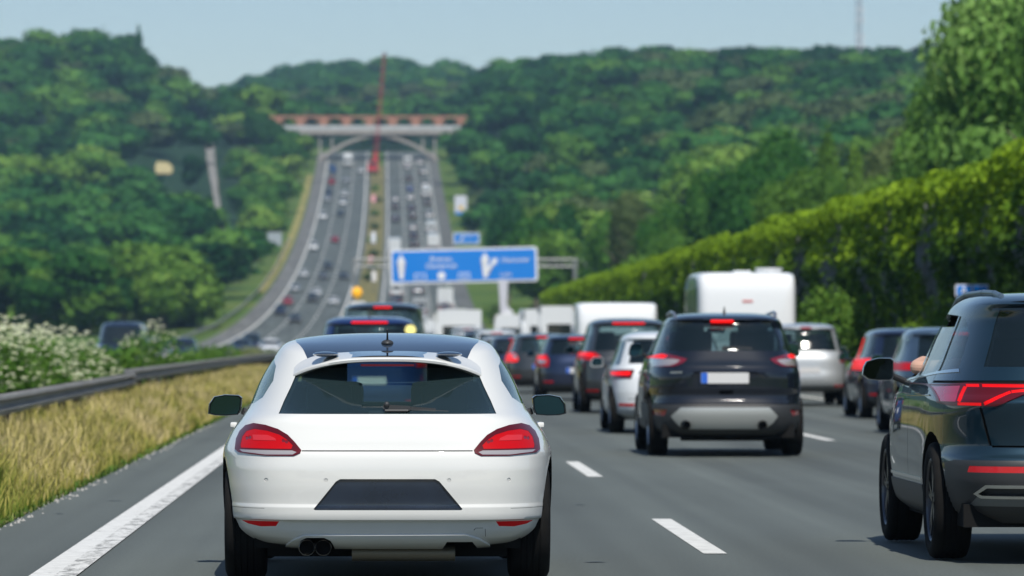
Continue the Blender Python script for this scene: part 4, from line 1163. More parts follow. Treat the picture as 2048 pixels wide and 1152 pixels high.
def ring(cx, cz, r, n=14): return [(cx+r*math.cos(2*math.pi*k/n), cz+r*math.sin(2*math.pi*k/n)) for k in range(n)]
def plate(car, cx, cz, y, wd=.50, h=.11, txt=None, tilt=0.0):
    bm = bmesh.new(); prism(bm, rrect(wd, h, .012, 3), -.004, .004); bmesh.ops.recalc_face_normals(bm, faces=bm.faces[:])
    o = bobj('number_plate', bm, PLATE, car.root); o.location = (cx, y, cz); o.rotation_euler = (tilt, 0, 0)
    bm = bmesh.new(); prism(bm, rrect(.075, h*.96, .01, 2, cx=-wd/2+.04), -.006, -.0045); bmesh.ops.recalc_face_normals(bm, faces=bm.faces[:]); bobj('plate_strip', bm, EUB, o)
    return o
def pipe(car, x, y, z, r, ln=.18, name='exhaust_tip'):
    bm = bmesh.new(); lathe(bm, [(-ln, r), (0, r), (.004, r*.93), (0, r*.86), (-ln*.8, r*.82), (-ln*.8, .001)], 24)
    bmesh.ops.rotate(bm, verts=bm.verts[:], cent=(0, 0, 0), matrix=Matrix.Rotation(-math.pi/2, 3, 'Z'))
    o = bobj(name, bm, pm('steel_tip', (.22, .22, .22), .2, 1), car.root, 40); o.location = (x, y, z)
    bm = bmesh.new(); bmesh.ops.create_cone(bm, cap_ends=True, segments=20, radius1=r*.84, radius2=r*.84, depth=.01, matrix=Matrix.Rotation(math.pi/2, 4, 'X')); q = bobj('bore', bm, GAP, o); q.location = (0, .05, 0)
def fin(car, y, z, h=.1):
    bm = bmesh.new()
    v = [(-.0, 0), (.16, 0), (.05, h), (.02, h)]
    a = [bm.verts.new((-.014, y+p, z+q)) for p, q in v]; b = [bm.verts.new((.014, y+p, z+q)) for p, q in v]
    for k in (2, 3): a[k].co.x = -.004; b[k].co.x = .004
    bm.faces.new(a); bm.faces.new(b[::-1])
    for k in range(4): bm.faces.new((a[k], b[k], b[(k+1) % 4], a[(k+1) % 4]))
    bmesh.ops.recalc_face_normals(bm, faces=bm.faces[:]); return bobj('antenna', bm, TRIM, car.root)

# ================================================== the white coupe in front
WHITE = paint('white_paint', (.67, .67, .645), 0, .30)
def hc(cx, cy, yo=0.05):
    """measured outline on the tail of the coupe -> metres across and up"""
    d_ = 27.8+yo; return ((cx-753)/2.0135*d_/F, CH-((580+cy/2.0135)-HY)*d_/F)
def hp(L, yo=.05): return [hc(x, y, yo) for x, y in L]
def hero():
    keys = [(.205,.24,4.0,.70,4.4,5,4), (.222,.16,4.1,.80,4.4,5,4), (.26,.09,4.18,.875,4.4,5,4), (.31,.055,4.2,.925,4.4,5,4), (.355,.035,4.22,.942,4.4,5,4),
            (.363,.004,4.23,.946,4.4,5,4), (.40,-.004,4.24,.950,4.4,5,4), (.435,-.004,4.25,.952,4.4,5,4), (.447,.008,4.25,.953,4.4,5,4), (.55,.002,4.25,.956,4.4,5,4),
            (.64,.004,4.22,.956,4.4,5,4), (.70,.014,4.15,.955,4.3,5,4), (.735,.026,4.05,.950,4.3,5,4), (.74,.030,4.05,.949,4.3,5,4), (.80,.052,3.85,.925,4.2,4.6,4), (.86,.075,3.55,.890,4.2,4.2,4),
            (.91,.095,3.25,.852,4.2,3.8,3.6), (.945,.125,3.10,.827,3.9,3.2,3.4), (.965,.155,3.04,.815,3.7,2.8,3.2), (1.03,.27,2.90,.789,3.6,2.4,3.0), (1.10,.39,2.76,.761,3.6,2.25,3.0), (1.17,.51,2.62,.726,3.6,2.2,3.0),
            (1.23,.62,2.48,.688,3.6,2.3,3.0), (1.275,.72,2.38,.656,3.7,2.5,3), (1.31,.84,2.30,.632,4,2.8,3), (1.34,.98,2.24,.605,4,2.8,3), (1.362,1.12,2.2,.56,3.6,2.6,3),
            (1.382,1.28,2.12,.46,3.2,2.4,2.6), (1.395,1.42,2.02,.33,2.8,2.2,2.4), (1.402,1.55,1.92,.18,2.4,2,2), (1.404,1.64,1.82,.05,2,2,2)]
    c = Car('white_coupe', 'white two-door coupe with dark roof and blank dark plate recess, in the left lane', 'car', .028, 27.8, keys, WHITE, 86, 120)
    P = c.part
    # rear window and side windows
    gp = [(-.612,.950),(.612,.950),(.585,1.02),(.548,1.10),(.522,1.165),(.50,1.205),(.44,1.232),(.30,1.245),(-.30,1.245),(-.44,1.232),(-.50,1.205),(-.522,1.165),(-.548,1.10),(-.585,1.02)]
    P('rear_window', gp, 'rear', G_T, -.004, ymax=1.3)
    sw = [(.80,1.035),(.95,1.00),(2.75,.965),(2.95,.96),(2.62,1.10),(2.28,1.235),(2.0,1.275),(1.35,1.275),(1.02,1.215),(.84,1.13)]
    P('side_window', sw, 'side', G_T, -.004)
    P('windshield', [(-.62,.985),(.62,.985),(.52,1.28),(-.52,1.28)], 'front', G_T, -.004)
    # glossy dark roof
    P('roof_panel', [(-.425,.60),(.425,.60),(.47,.85),(.525,1.2),(.55,1.7),(.545,2.6),(-.545,2.6),(-.55,1.7),(-.525,1.2),(-.47,.85)], 'top', pm('dark_roof', (.028, .045, .075), .15, .0, coat=1), .002, zmin=1.24)
    # lamps: inner pieces first
    bright = hp([(158,632),(165,600),(182,578),(215,569),(268,575),(318,590),(350,610),(372,632),(366,646),(260,646),(160,645)])
    clear = hp([(152,651),(370,652),(388,659),(372,668),(262,669),(165,660)])
    bar_ = hp([(208,592),(272,592),(300,604),(305,614),(212,613)])
    outer = hp([(133,652),(136,612),(150,580),(175,556),(210,546),(262,552),(312,567),(352,590),(380,618),(406,650),(402,662),(376,673),(262,673),(150,663)])
    b0 = []
    for cx_, cy_ in ((183, 606), (196, 603), (334, 613), (347, 618)): b0.append(P('lamp_dot', ring(*hc(cx_, cy_), .010, 8), 'rear', pm('lamp_dot_red', (.16, .005, .01), .3, coat=.5), .003, both=True))
    b1 = P('lamp_highlight', bar_, 'rear', pm('highlight_pink', (.50, .025, .035), .4, coat=.15, spec=.15, emit=(1, .05, .05), es=.05), .007, both=True)  # small highlight on the lens, put into colour and a faint glow
    b2 = P('lamp_red', bright, 'rear', RED, .005, both=True)
    b3 = P('lamp_clear', clear, 'rear', CLR, .005, both=True)
    b4 = P('tail_light', outer, 'rear', REDD, .006, both=True)
    for L in (b1, b2, b3, *b0):
        for o, p in zip(L, b4): o.parent = p
    # plate recess, reflectors, sensors, seams
    P('plate_recess', hp([(455,886),(470,868),(545,775),(562,765),(944,765),(962,775),(1040,868),(1055,886),(1048,890),(462,890)]), 'rear', noise_col(pm('blank_plate', (.012, .020, .036), .22, coat=.5), [(.3, (.010, .016, .028)), (.7, (.016, .026, .046))], 3, 4), -.012)
    P('reflector', hp([(160,938),(316,937),(303,957),(240,960),(188,951)]), 'rear', RED, -.004, both=True)
    P('hatch_seam', hp([(408,650),(1096,650),(1096,654.5),(408,654.5)]), 'rear', GAP, -.008)
    P('bumper_seam', hp([(104,884),(256,884),(256,885.6),(104,885.6)]), 'rear', GAP, -.003, both=True)
    for sx_ in (263, 505): P('parking_sensor', ring(*hc(sx_, 770), .0115, 10), 'rear', pm('sensor_ring', (.52, .52, .50), .35), -.003, both=True)
    for q in ([(1100,972),(1106,965),(1108,966),(1102,974)], [(1106,963),(1140,963),(1140,965),(1106,965)], [(1146,968),(1148,968),(1150,1000),(1148,1000)]):
        P('tow_cover_seam', hp(q), 'rear', GAP, -.002)
    # lower valance with exhaust cutouts
    P('exhaust_recess', hp([(388,1062),(396,1030),(404,1008),(428,996),(498,996),(524,1008),(536,1028),(545,1062)], .06), 'rear', UNDER, .28, direc=(0, 1, 0))
    P('exhaust_recess', hp([(970,1062),(978,1036),(992,1012),(1094,1012),(1114,1036),(1124,1062)], .06), 'rear', UNDER, .28, direc=(0, 1, 0))
    P('valance', hp([(340,1034),(372,1008),(420,989),(1066,986),(1122,1004),(1168,1032),(1168,1075),(340,1075)], .06), 'rear', WHITE, .014)
    c.arches((.80, 3.38), .365, .335)
    c.body(sm=50)
    # spoiler: lip with a dark upper side
    n = 41; top = bmesh.new(); lip = bmesh.new(); Rt = []; Rl = []
    for i in range(n):
        u = -1+2*i/(n-1); x = .535*u; zB = 1.262-.080*abs(u)**3.0-.008*u*u; yB = .36+.27*abs(u)**3+.03*u*u
        yA = .72+.10*abs(u)**3; zA = 1.2985-.018*u*u-.055*abs(u)**5
        th = .019
        yD = .60+.06*abs(u)**3; zD = zB-.024
        Rt.append([top.verts.new(p) for p in ((x*.80, yB+.05, zB+.014), (x*.80, (yA+yB)/2+.03, (zA+zB)/2+.012), (x*.80, yA, zA+.004))])
        Rl.append([lip.verts.new(p) for p in ((x, yA, zA), (x, (yA+yB)/2+.02, (zA+zB)/2+.006), (x, yB+.045, zB+.006), (x, yB+.008, zB), (x, yB, zB-.006), (x, yB+.004, zB-th), (x*.98, yB+.03, zB-th-.004), (x*.95, yD, zD))])
    for R_, b_ in ((Rt, top), (Rl, lip)):
        for a, b in zip(R_, R_[1:]):
            for k in range(len(a)-1): b_.faces.new((a[k], b[k], b[k+1], a[k+1]))
    bmesh.ops.recalc_face_normals(lip, faces=lip.faces[:])
    sp = bobj('spoiler', lip, WHITE, c.root, 60)
    bobj('spoiler_top', top, MATS['dark_roof'], sp, 60)
    for sd in (-1, 1):
        bm = bmesh.new(); bmesh.ops.create_uvsphere(bm, u_segments=16, v_segments=8, radius=1, matrix=Matrix.Translation((sd*.35, .56, 1.283)) @ Matrix.Diagonal((.075, .10, .016, 1))); bobj('roof_cap', bm, MATS['dark_roof'], c.root, 60)
    bm = bmesh.new(); box(bm, (0, .352, 1.222), (.30, .02, .012)); bobj('brake_light', bm, REDD, sp)
    # wiper, antenna, exhausts, silencer, underbody
    bm = bmesh.new(); p0 = hc(750, 466); 
    bmesh.ops.create_uvsphere(bm, u_segments=12, v_segments=8, radius=.016, matrix=Matrix.Translation((p0[0], .145, p0[1])))
    box(bm, (p0[0]+.055, .155, p0[1]-.018), (.15, .018, .026), Matrix.Rotation(.05, 4, 'Y')); 
    bar(bm, (p0[0]-.01, .15, p0[1]-.035), (p0[0]+.12, .15, p0[1]-.035), .009, 8); box(bm, (p0[0]+.19, .185, p0[1]-.024), (.17, .010, .014), Matrix.Rotation(.06, 4, 'Y'))
    bar(bm, (p0[0]+.05, .17, p0[1]-.025), (p0[0]+.345, .185, p0[1]-.040), .0045, 6)
    bobj('wiper', bm, TRIM, c.root, 40)
    bm = bmesh.new(); bmesh.ops.create_uvsphere(bm, u_segments=16, v_segments=8, radius=1, matrix=Matrix.Translation((0, 1.0, 1.345)) @ Matrix.Diagonal((.036, .06, .022, 1)))
    bar(bm, (0, 1.0, 1.345), (0, .93, 1.425), .007, 8, .004); bobj('antenna', bm, TRIM, c.root, 50)
    for cx_ in (428, 494):
        x, z = hc(cx_, 1042, .1); pipe(c, x, .10, z, .046, .2)
    bm = bmesh.new(); bar(bm, (-.20, .32, .165), (.38, .32, .165), .045, 14); bobj('silencer', bm, pm('silencer_steel', (.16, .145, .11), .5, .6), c.root, 40)
    boxobj('axle_filler', (0, .62, .20), (1.35, .3, .12), UNDER, c.root)  # added dark block, fills the black shade between the rear wheels
    boxobj('underbody', (0, 2.15, .245), (1.5, 3.5, .11), UNDER, c.root)
    c.wheels((.80, 3.38), .806, .325, .235)
    mirror_unit(c, .875, 1.085, .905, 1.035, 2.42, TRIMG, [(0,.10),(.03,.55),(.18,.9),(.5,1),(.9,.97),(1,.85),(.97,.3),(.9,.05),(.55,0),(.2,.02)][::1])
    interior(c, .35, 2.9, .66, .93)
    seats(c, (1.72,), .93, .37); seats(c, (1.0,), .78, .33, hr=True)
    # door handle edge seen on the left flank
    for sd in (-1, 1): boxobj('door_handle', (sd*.905, 1.75, .865), (.04, .2, .03), WHITE, c.root, .01)
hero()

# ================================================== dark SUV in the second lane (black, twin exhausts)
NAVY = paint('black_navy_paint', (.005, .008, .015), .0, .30)
def kc(cx, cy, d_=58.3):
    """measured outline on the tail of the black SUV (3.717x enlargement from 1260,610)"""
    px, py = 1260+cx/3.717, 610+cy/3.717; return ((px-HX)*d_/F-4.05, CH-(py-HY)*d_/F)
def kp(L): return [kc(x, y) for x, y in L]
def suv1():
    keys = [(.26,.16,4.3,.80,4.1,5,4), (.33,.07,4.4,.89,4.1,5,4), (.43,.02,4.45,.91,4.1,5,4), (.52,.0,4.45,.915,4.1,5,4), (.60,.01,4.45,.918,4.1,5,4), (.66,.05,4.42,.918,4.1,5,4),(.72,.07,4.4,.918,4.1,5,4),
            (.80,.05,4.35,.918,4.1,5,4), (.92,.050,4.15,.91,4.1,5,4), (.985,.048,3.95,.903,3.9,4.6,4), (1.02,.085,3.85,.895,3.8,4.4,4), (1.06,.118,3.7,.888,3.8,4.2,4), (1.10,.122,3.6,.88,3.7,4,4), (1.18,.15,3.4,.85,3.5,3.6,3.6), (1.25,.18,3.25,.82,3.4,3.4,3.4),
            (1.38,.27,2.95,.77,3.4,3.3,3.2), (1.50,.37,2.65,.72,3.3,3.2,3), (1.575,.42,2.45,.685,4.6,3.1,3), (1.60,.38,2.4,.665,4.6,3,3), (1.63,.45,2.35,.63,4.2,3,3), (1.655,.6,2.25,.58,4,2.8,2.8), (1.675,.85,2.1,.48,3.4,2.4,2.4), (1.687,1.1,1.9,.3,2.8,2.2,2.2), (1.69,1.35,1.6,.06,2,2,2)]
    c = Car('black_suv', 'black SUV with twin exhausts and silver lower bumper, centre of the middle lane', 'car', 4.05, 58.3, keys, NAVY, 60, 92)
    P = c.part
    P('rear_window', kp([(290,345),(1140,345),(1128,250),(1085,140),(1060,125),(325,125),(305,150),(285,260)]), 'rear', G_D, -.003, ymax=1.5)
    P('side_window', [(.55,1.20),(1.2,1.17),(3.0,1.13),(2.75,1.28),(2.35,1.50),(2.05,1.545),(1.0,1.535),(.72,1.44)], 'side', G_D, -.003)
    P('windshield', [(-.66,1.22),(.66,1.22),(.56,1.55),(-.56,1.55)], 'front', G_T, -.003)
    L = [(172,462),(180,395),(192,358),(245,352),(330,378),(435,408),(400,438),(340,462),(180,468)]
    red = kp([(190,400),(200,368),(245,362),(300,384),(270,404)]); clr = kp([(182,430),(195,408),(330,406),(385,414),(350,440),(310,455),(184,460)])
    a1 = P('lamp_red', red, 'rear', REDL, .006, both=True); a2 = P('lamp_clear', clr, 'rear', CLR, .006, both=True); a3 = P('tail_light', kp(L), 'rear', pm('lamp_wine', (.16, .01, .02), .12, coat=1), .008, both=True)
    for q in (a1, a2):
        for o, p in zip(q, a3): o.parent = p
    P('plate_recess', kp([(505,592),(470,520),(480,500),(945,500),(960,520),(915,592)]), 'rear', NAVY, -.02)
    plate(c, *kc(708, 547), .055, .56, .125)
    P('hatch_seam', kp([(140,738),(1225,738),(1225,744),(140,744)]), 'rear', GAP, -.01)
    P('hatch_handle', kp([(665,640),(775,640),(760,670),(670,670)]), 'rear', GAP, -.02)
    P('reflector', kp([(168,785),(285,782),(265,828),(180,826)]), 'rear', pm('reflector_dim', (.30, .01, .02), .2, coat=1), -.004, both=True)
    for x in (420, 985): P('exhaust_recess', ring(*kc(x, 893), .058, 12), 'rear', UNDER, .12, direc=(0, 1, 0))
    P('skid_plate', kp([(315,830),(385,768),(1035,768),(1098,830),(1060,880),(1000,920),(400,920),(355,880)]), 'rear', paint('satin_silver', (.42, .43, .41), .5, .4), .02)
    P('lower_bumper', kp([(60,745),(1300,745),(1300,1060),(60,1060)]), 'rear', TRIM, .004)
    P('spoiler_underside', kp([(330,112),(1055,112),(1060,122),(325,122)]), 'rear', GAP, -.003, ymax=1.5)
    c.arches((.95, 3.64), .40, .37)
    P('sill_trim', [(1.36,.2),(3.2,.2),(3.2,.42),(1.36,.42)], 'side', TRIM, .004)
    for y in (1.25, 2.35, 3.25): P('door_seam', [(y,.45),(y+.01,.45),(y+.01,1.12),(y,1.12)], 'side', GAP, -.006)
    P('door_handle', [(1.5,.98),(1.75,.98),(1.75,1.01),(1.5,1.01)], 'side', CHR, .02); P('door_handle', [(2.55,.95),(2.8,.95),(2.8,.98),(2.55,.98)], 'side', CHR, .02)
    c.body()
    boxobj('brake_light', kc(700, 125)[:1]+(.37, kc(700, 125)[1]), (.27, .06, .035), REDL, c.root, .012)
    for x in (420, 985): pipe(c, kc(x, 893)[0], -.035, kc(x, 893)[1], .045, .1)
    for sd in (-1, 1):
        bm = bmesh.new(); P0 = [(sd*.58, .75, 1.60), (sd*.60, .9, 1.68), (sd*.61, 1.3, 1.695), (sd*.60, 2.2, 1.67), (sd*.58, 2.35, 1.60)]
        for a, b in zip(P0, P0[1:]): bar(bm, a, b, .02, 8)
        bobj('roof_rail', bm, ALU, c.root, 60)
    bm = bmesh.new(); x, z = kc(700, 322); box(bm, (x+.17, .20, z), (.34, .012, .03), Matrix.Rotation(.05, 4, 'Y')); box(bm, (x+.02, .18, z-.01), (.07, .03, .04)); bobj('wiper', bm, TRIM, c.root)
    boxobj('badge_strip', (kc(345, 505)[0], .065, kc(345, 505)[1]), (.14, .01, .022), CHR, c.root)
    boxobj('underbody', (0, 2.2, .30), (1.55, 3.9, .16), UNDER, c.root)
    bm = bmesh.new(); bar(bm, (-.55, .4, .27), (.55, .4, .27), .09, 12); bobj('silencer', bm, UNDER, c.root, 40)
    c.wheels((.95, 3.64), .795, .355, .235)
    mirror_unit(c, .87, 1.045, 1.16, 1.33, 2.75, NAVY)
    fin(c, .9, 1.67, .09)
    interior(c, .4, 3.1, .68, 1.17); seats(c, (2.1, 1.1), 1.28, .37)
    boxobj('inner_mirror', (0, 2.45, 1.48), (.22, .03, .06), SEAT, c.root, .01)
suv1()

# ================================================== dark teal SUV at the right edge
TEAL = paint('dark_teal_paint', (.009, .029, .046), .5, .32)
def suv2():
    RD = 30.25; XC = 4.35
    def q(px, py, dd): return (px-HX)*dd/F-XC, CH-(py-HY)*dd/F
    keys = [(.25,.20,4.5,.82,4.1,5,4), (.32,.10,4.6,.90,4.1,5,4), (.42,.03,4.65,.93,4.1,5,4), (.52,.0,4.68,.94,4.4,5,4), (.60,.0,4.68,.943,4.4,5,4), (.645,.02,4.67,.943,4.4,5,4), (.66,.055,4.65,.943,4.4,5,4), (.72,.085,4.6,.943,4.1,5,4),
            (.80,.075,4.55,.943,4.1,5,4), (.90,.05,4.4,.94,4.1,5,4), (.985,.03,4.2,.935,4.1,4.6,4), (1.03,.075,4.0,.925,3.8,4.2,4), (1.08,.10,3.85,.905,3.7,4,3.8), (1.14,.14,3.65,.875,3.5,3.7,3.6), (1.20,.18,3.5,.845,3.4,3.5,3.4),
            (1.34,.28,3.15,.79,3.4,3.3,3.2), (1.48,.40,2.85,.735,3.3,3.2,3), (1.56,.44,2.65,.70,4.6,3.1,3), (1.585,.38,2.6,.68,4.5,3,3), (1.61,.45,2.5,.65,4.2,3,3), (1.64,.65,2.4,.59,3.8,2.8,2.8), (1.66,.95,2.2,.46,3.2,2.4,2.4), (1.668,1.25,2.0,.3,2.8,2.2,2.2), (1.672,1.5,1.8,.06,2,2,2)]
    c = Car('dark_teal_suv', 'dark teal SUV cut by the right edge, arm resting in its open front window', 'car', XC, RD, keys, TEAL, 74, 150, L=4.68)
    P = c.part
    P('rear_window', [(-.66,1.20),(.66,1.20),(.60,1.38),(.545,1.55),(-.545,1.55),(-.60,1.38)], 'rear', G_D, -.004, ymax=1.6)
    # three side windows; the front one is open
    P('quarter_window', [(.72,1.185),(1.22,1.165),(1.22,1.515),(1.02,1.50),(.80,1.40)], 'side', G_D, -.006)
    P('side_window', [(1.27,1.163),(2.14,1.13),(2.14,1.45),(1.27,1.45)], 'side', G_D, -.006)
    P('belt_strip', [(.1,1.10),(1.2,1.095),(1.2,1.11),(.1,1.118)], 'side', GAP, -.004)
    c.cutout([(1.27,1.45),(2.14,1.45),(2.14,1.52),(1.9,1.53),(1.27,1.517)], 'side')
    c.cutout([(2.24,1.127),(3.22,1.09),(3.05,1.20),(2.75,1.36),(2.50,1.48),(2.24,1.517)], 'side')
    P('window_trim', [(.66,1.165),(1.2,1.150),(3.26,1.075),(3.26,1.095),(1.2,1.170),(.70,1.185)], 'side', CHR, .004)
    P('windshield', [(-.68,1.18),(.68,1.18),(.58,1.54),(-.58,1.54)], 'front', G_T, -.004)
    # tail lamp: pointed band running into the tailgate, with a bright outline
    z = lambda py: CH-(py-HY)*30.5/F; x = lambda px: (px-HX)*30.5/F-XC
    xo = -.93
    outer = [(-.905,.975),(-.905,1.085),(-.76,1.097),(-.2,1.092),(-.2,1.062),(-.45,1.03),(-.62,.962),(-.86,.960)]
    def stroke(a, b, w_):
        dx, dz = b[0]-a[0], b[1]-a[1]; l = math.hypot(dx, dz); nx, nz = -dz/l*w_/2, dx/l*w_/2
        return [(a[0]+nx, a[1]+nz), (a[0]-nx, a[1]-nz), (b[0]-nx, b[1]-nz), (b[0]+nx, b[1]+nz)]
    s1 = [((-.765,1.082),(-.698,1.082)), ((-.682,1.082),(-.25,1.079)), ((-.815,.985),(-.768,1.076)), ((-.82,.973),(-.70,.973)), ((-.685,.975),(-.53,1.045)), ((-.525,1.046),(-.36,1.066))]
    li = []
    for a, b in s1: li.append(P('lamp_strip', stroke(a, b, .018), 'rear', pm('strip_lit', (.55, .004, .006), .4, coat=.1, spec=.1, emit=(1, .008, .01), es=.33), .007, both=True))
    fill = P('lamp_red', [(-.895,.985),(-.90,1.08),(-.79,1.085),(-.83,.985)], 'rear', pm('lamp_pinkish', (.40, .02, .06), .25, coat=.5), .004, both=True)
    a3 = P('tail_light', outer, 'rear', REDD, .008, both=True)
    for L in li+[fill]:
        for o, p in zip(L, a3): o.parent = p
    P('light_band', [(-.195,1.05),(.195,1.05),(.195,1.08),(-.195,1.08)], 'rear', REDD, .004)
    P('reflector_strip', [(-.78,.558),(.78,.558),(.77,.597),(-.77,.597)], 'rear', pm('strip_red', (.42, .012, .02), .25, coat=1, emit=(1, .02, .02), es=.12), .003)
    P('exhaust_trim', [(-.715,.43),(-.67,.467),(-.32,.467),(-.32,.42),(-.69,.42)], 'rear', TRIM, -.02, both=True)
    P('exhaust_frame', [(-.74,.43),(-.68,.487),(-.3,.487),(-.3,.403),(-.70,.403)], 'rear', CHR, .012, both=True)
    P('diffuser', [(-.76,.355),(-.70,.44),(.70,.44),(.76,.355)], 'rear', pm('satin_grey', (.17, .18, .18), .4, .4), .006)
    P('lower_bumper', [(-1,.2),(1,.2),(1,.56),(.84,.63),(-.84,.63),(-1,.56)], 'rear', TRIM, .004, ymax=.56)
    P('hatch_seam', [(-.655,.72),(-.64,.72),(-.70,.95),(-.715,.95)], 'rear', GAP, -.008, both=True)
    P('hatch_seam', [(-.64,.71),(.64,.71),(.64,.722),(-.64,.722)], 'rear', GAP, -.008)
    c.arches((.98, 3.77), .42, .375)
    P('sill_trim', [(1.36,.2),(3.40,.2),(3.40,.45),(1.36,.45)], 'side', TRIM, .006)
    P('trim_strip', [(1.43,.475),(3.34,.475),(3.34,.495),(1.43,.495)], 'side', CHR, .005)
    for y in (1.22, 2.19, 3.28): P('door_seam', [(y,.47),(y+.009,.47),(y+.009,1.145),(y,1.145)], 'side', GAP, -.006)
    P('crease', [(1.1,1.015),(4.0,.985),(4.0,.992),(1.1,1.022)], 'side', TEAL, .008)
    for y in (1.42, 2.42): P('door_handle', [(y,1.02),(y+.24,1.015),(y+.24,1.05),(y,1.055)], 'side', TEAL, .03)
    c.body()
    for sd in (-1, 1):
        bm = bmesh.new(); P0 = [(sd*.50, .62, 1.58), (sd*.51, .80, 1.635), (sd*.525, 1.0, 1.655), (sd*.545, 1.4, 1.663), (sd*.57, 2.1, 1.655), (sd*.59, 2.4, 1.625), (sd*.60, 2.6, 1.56)]
        for a, b in zip(P0, P0[1:]): bar(bm, a, b, .019, 10); bmesh.ops.create_uvsphere(bm, u_segments=10, v_segments=6, radius=.021, matrix=Matrix.Translation(b))
        bobj('roof_rail', bm, pm('satin_rail', (.12, .17, .21), .35, .6), c.root, 60)
    boxobj('underbody', (0, 2.3, .29), (1.6, 4.0, .14), UNDER, c.root)
    c.wheels((.98, 3.77), .82, .365, .24, True, 5, .72)
    for w_ in c.root.children:
        if w_.name.startswith('wheel'):
            for r_ in w_.children: r_.data = r_.data.copy(); r_.data.materials[0] = pm('dark_alloy', (.10, .10, .11), .3, .9)
    mirror_unit(c, .95, 1.16, 1.095, 1.245, 3.0, TRIMG, [(0,.25),(.04,.6),(.14,.85),(.5,1),(.9,1),(1,.9),(1,.1),(.9,.0),(.5,.0),(.2,.05)], gl=(.012, .016, .018))
    interior(c, .5, 3.25, .72, 1.10); seats(c, (2.05, 1.15), 1.2, .37)
    # the driver: one skinned body with a bent left arm on the window sill
    pr = empty('person', (XC-.37, RD+2.36, .006), 'driver of the dark teal SUV with bare elbow in the open window', 'person')
    vs = [(0,.16,.72),(0,.10,.95),(0,.06,1.12),(0,.06,1.24),(0,.09,1.34),(0,.10,1.44),(-.19,.08,1.18),(-.50,.14,1.18),(-.40,.42,1.23),(.19,.08,1.18),(.24,.30,1.0),(.14,.50,1.08),(-.10,.55,.76),(.10,.55,.76),(-.33,.50,1.18),(.11,.58,1.10)]
    es = [(0,1),(1,2),(2,3),(3,4),(4,5),(2,6),(6,7),(7,8),(2,9),(9,10),(10,11),(0,12),(0,13),(8,14),(11,15)]
    rad = [.15,.15,.16,.065,.095,.085,.07,.048,.036,.075,.05,.038,.085,.085,.03,.03]
    me = bpy.data.meshes.new('driver_body'); me.from_pydata(vs, es, [])
    o = link(me, 'body', pm('skin', (.55, .33, .24), .5), pr)
    sk = o.modifiers.new('skin', 'SKIN'); o.modifiers.new('sub', 'SUBSURF').levels = 2; o.modifiers['sub'].render_levels = 2
    for i, v in enumerate(me.skin_vertices[0].data): v.radius = (rad[i], rad[i]); v.use_root = (i == 0)
    bm = bmesh.new(); bmesh.ops.create_uvsphere(bm, u_segments=20, v_segments=12, radius=1, matrix=Matrix.Translation((0, .03, .98)) @ Matrix.Diagonal((.235, .17, .30, 1))); bobj('shirt', bm, pm('shirt', (.03, .035, .05), .9), pr, 60)
    bm = bmesh.new(); bmesh.ops.create_uvsphere(bm, u_segments=20, v_segments=12, radius=1, matrix=Matrix.Translation((0, .07, 1.44)) @ Matrix.Diagonal((.098, .11, .115, 1))); bobj('hair', bm, pm('hair', (.03, .02, .015), .7), pr, 60)
suv2()
# ================================================== the other cars near by: one builder, measured sizes and lamp shapes
def gkeys(L, w_, H, belt, yb, yt, zt, hood=.95, tap=.76, clear=.22, roofy=None):
    yfh = L*.72 if hood else L*.9
    return [(clear,.18,L-.25,w_*.86,4,5,4), (clear+.07,.07,L-.12,w_*.96,4,5,4), (clear+.2,.01,L-.04,w_*.99,4,5,4), (.60,.0,L,w_,4,5,4), (.75,.03,L-.06,w_,4,5,4),
            (belt-.14,.05,L-.35,w_*.99,3.9,4.6,4), (belt-.04,yb-.05,L-.75,w_*.955,3.7,4,3.6), (belt+.02,yb,L-1.15,w_*.92,3.6,3.6,3.4),
            (belt+(zt-belt)*.5,(yb+yt)/2,L-1.45,w_*(.92+tap)/2,3.5,3.4,3.2), (zt-.04,yt,L-1.72,w_*(tap+.02),3.5,3.2,3), (zt,yt-.02,L-1.82,w_*tap,4.4,3,3), (zt+(H-zt)*.5,yt+.16,L-1.95,w_*(tap-.08),4,2.8,2.8),
            (zt+(H-zt)*.85,yt+.5,L-2.1,w_*(tap-.25),3.2,2.4,2.4), (H,yt+1.0,L-2.4,w_*.12,2.2,2,2)]
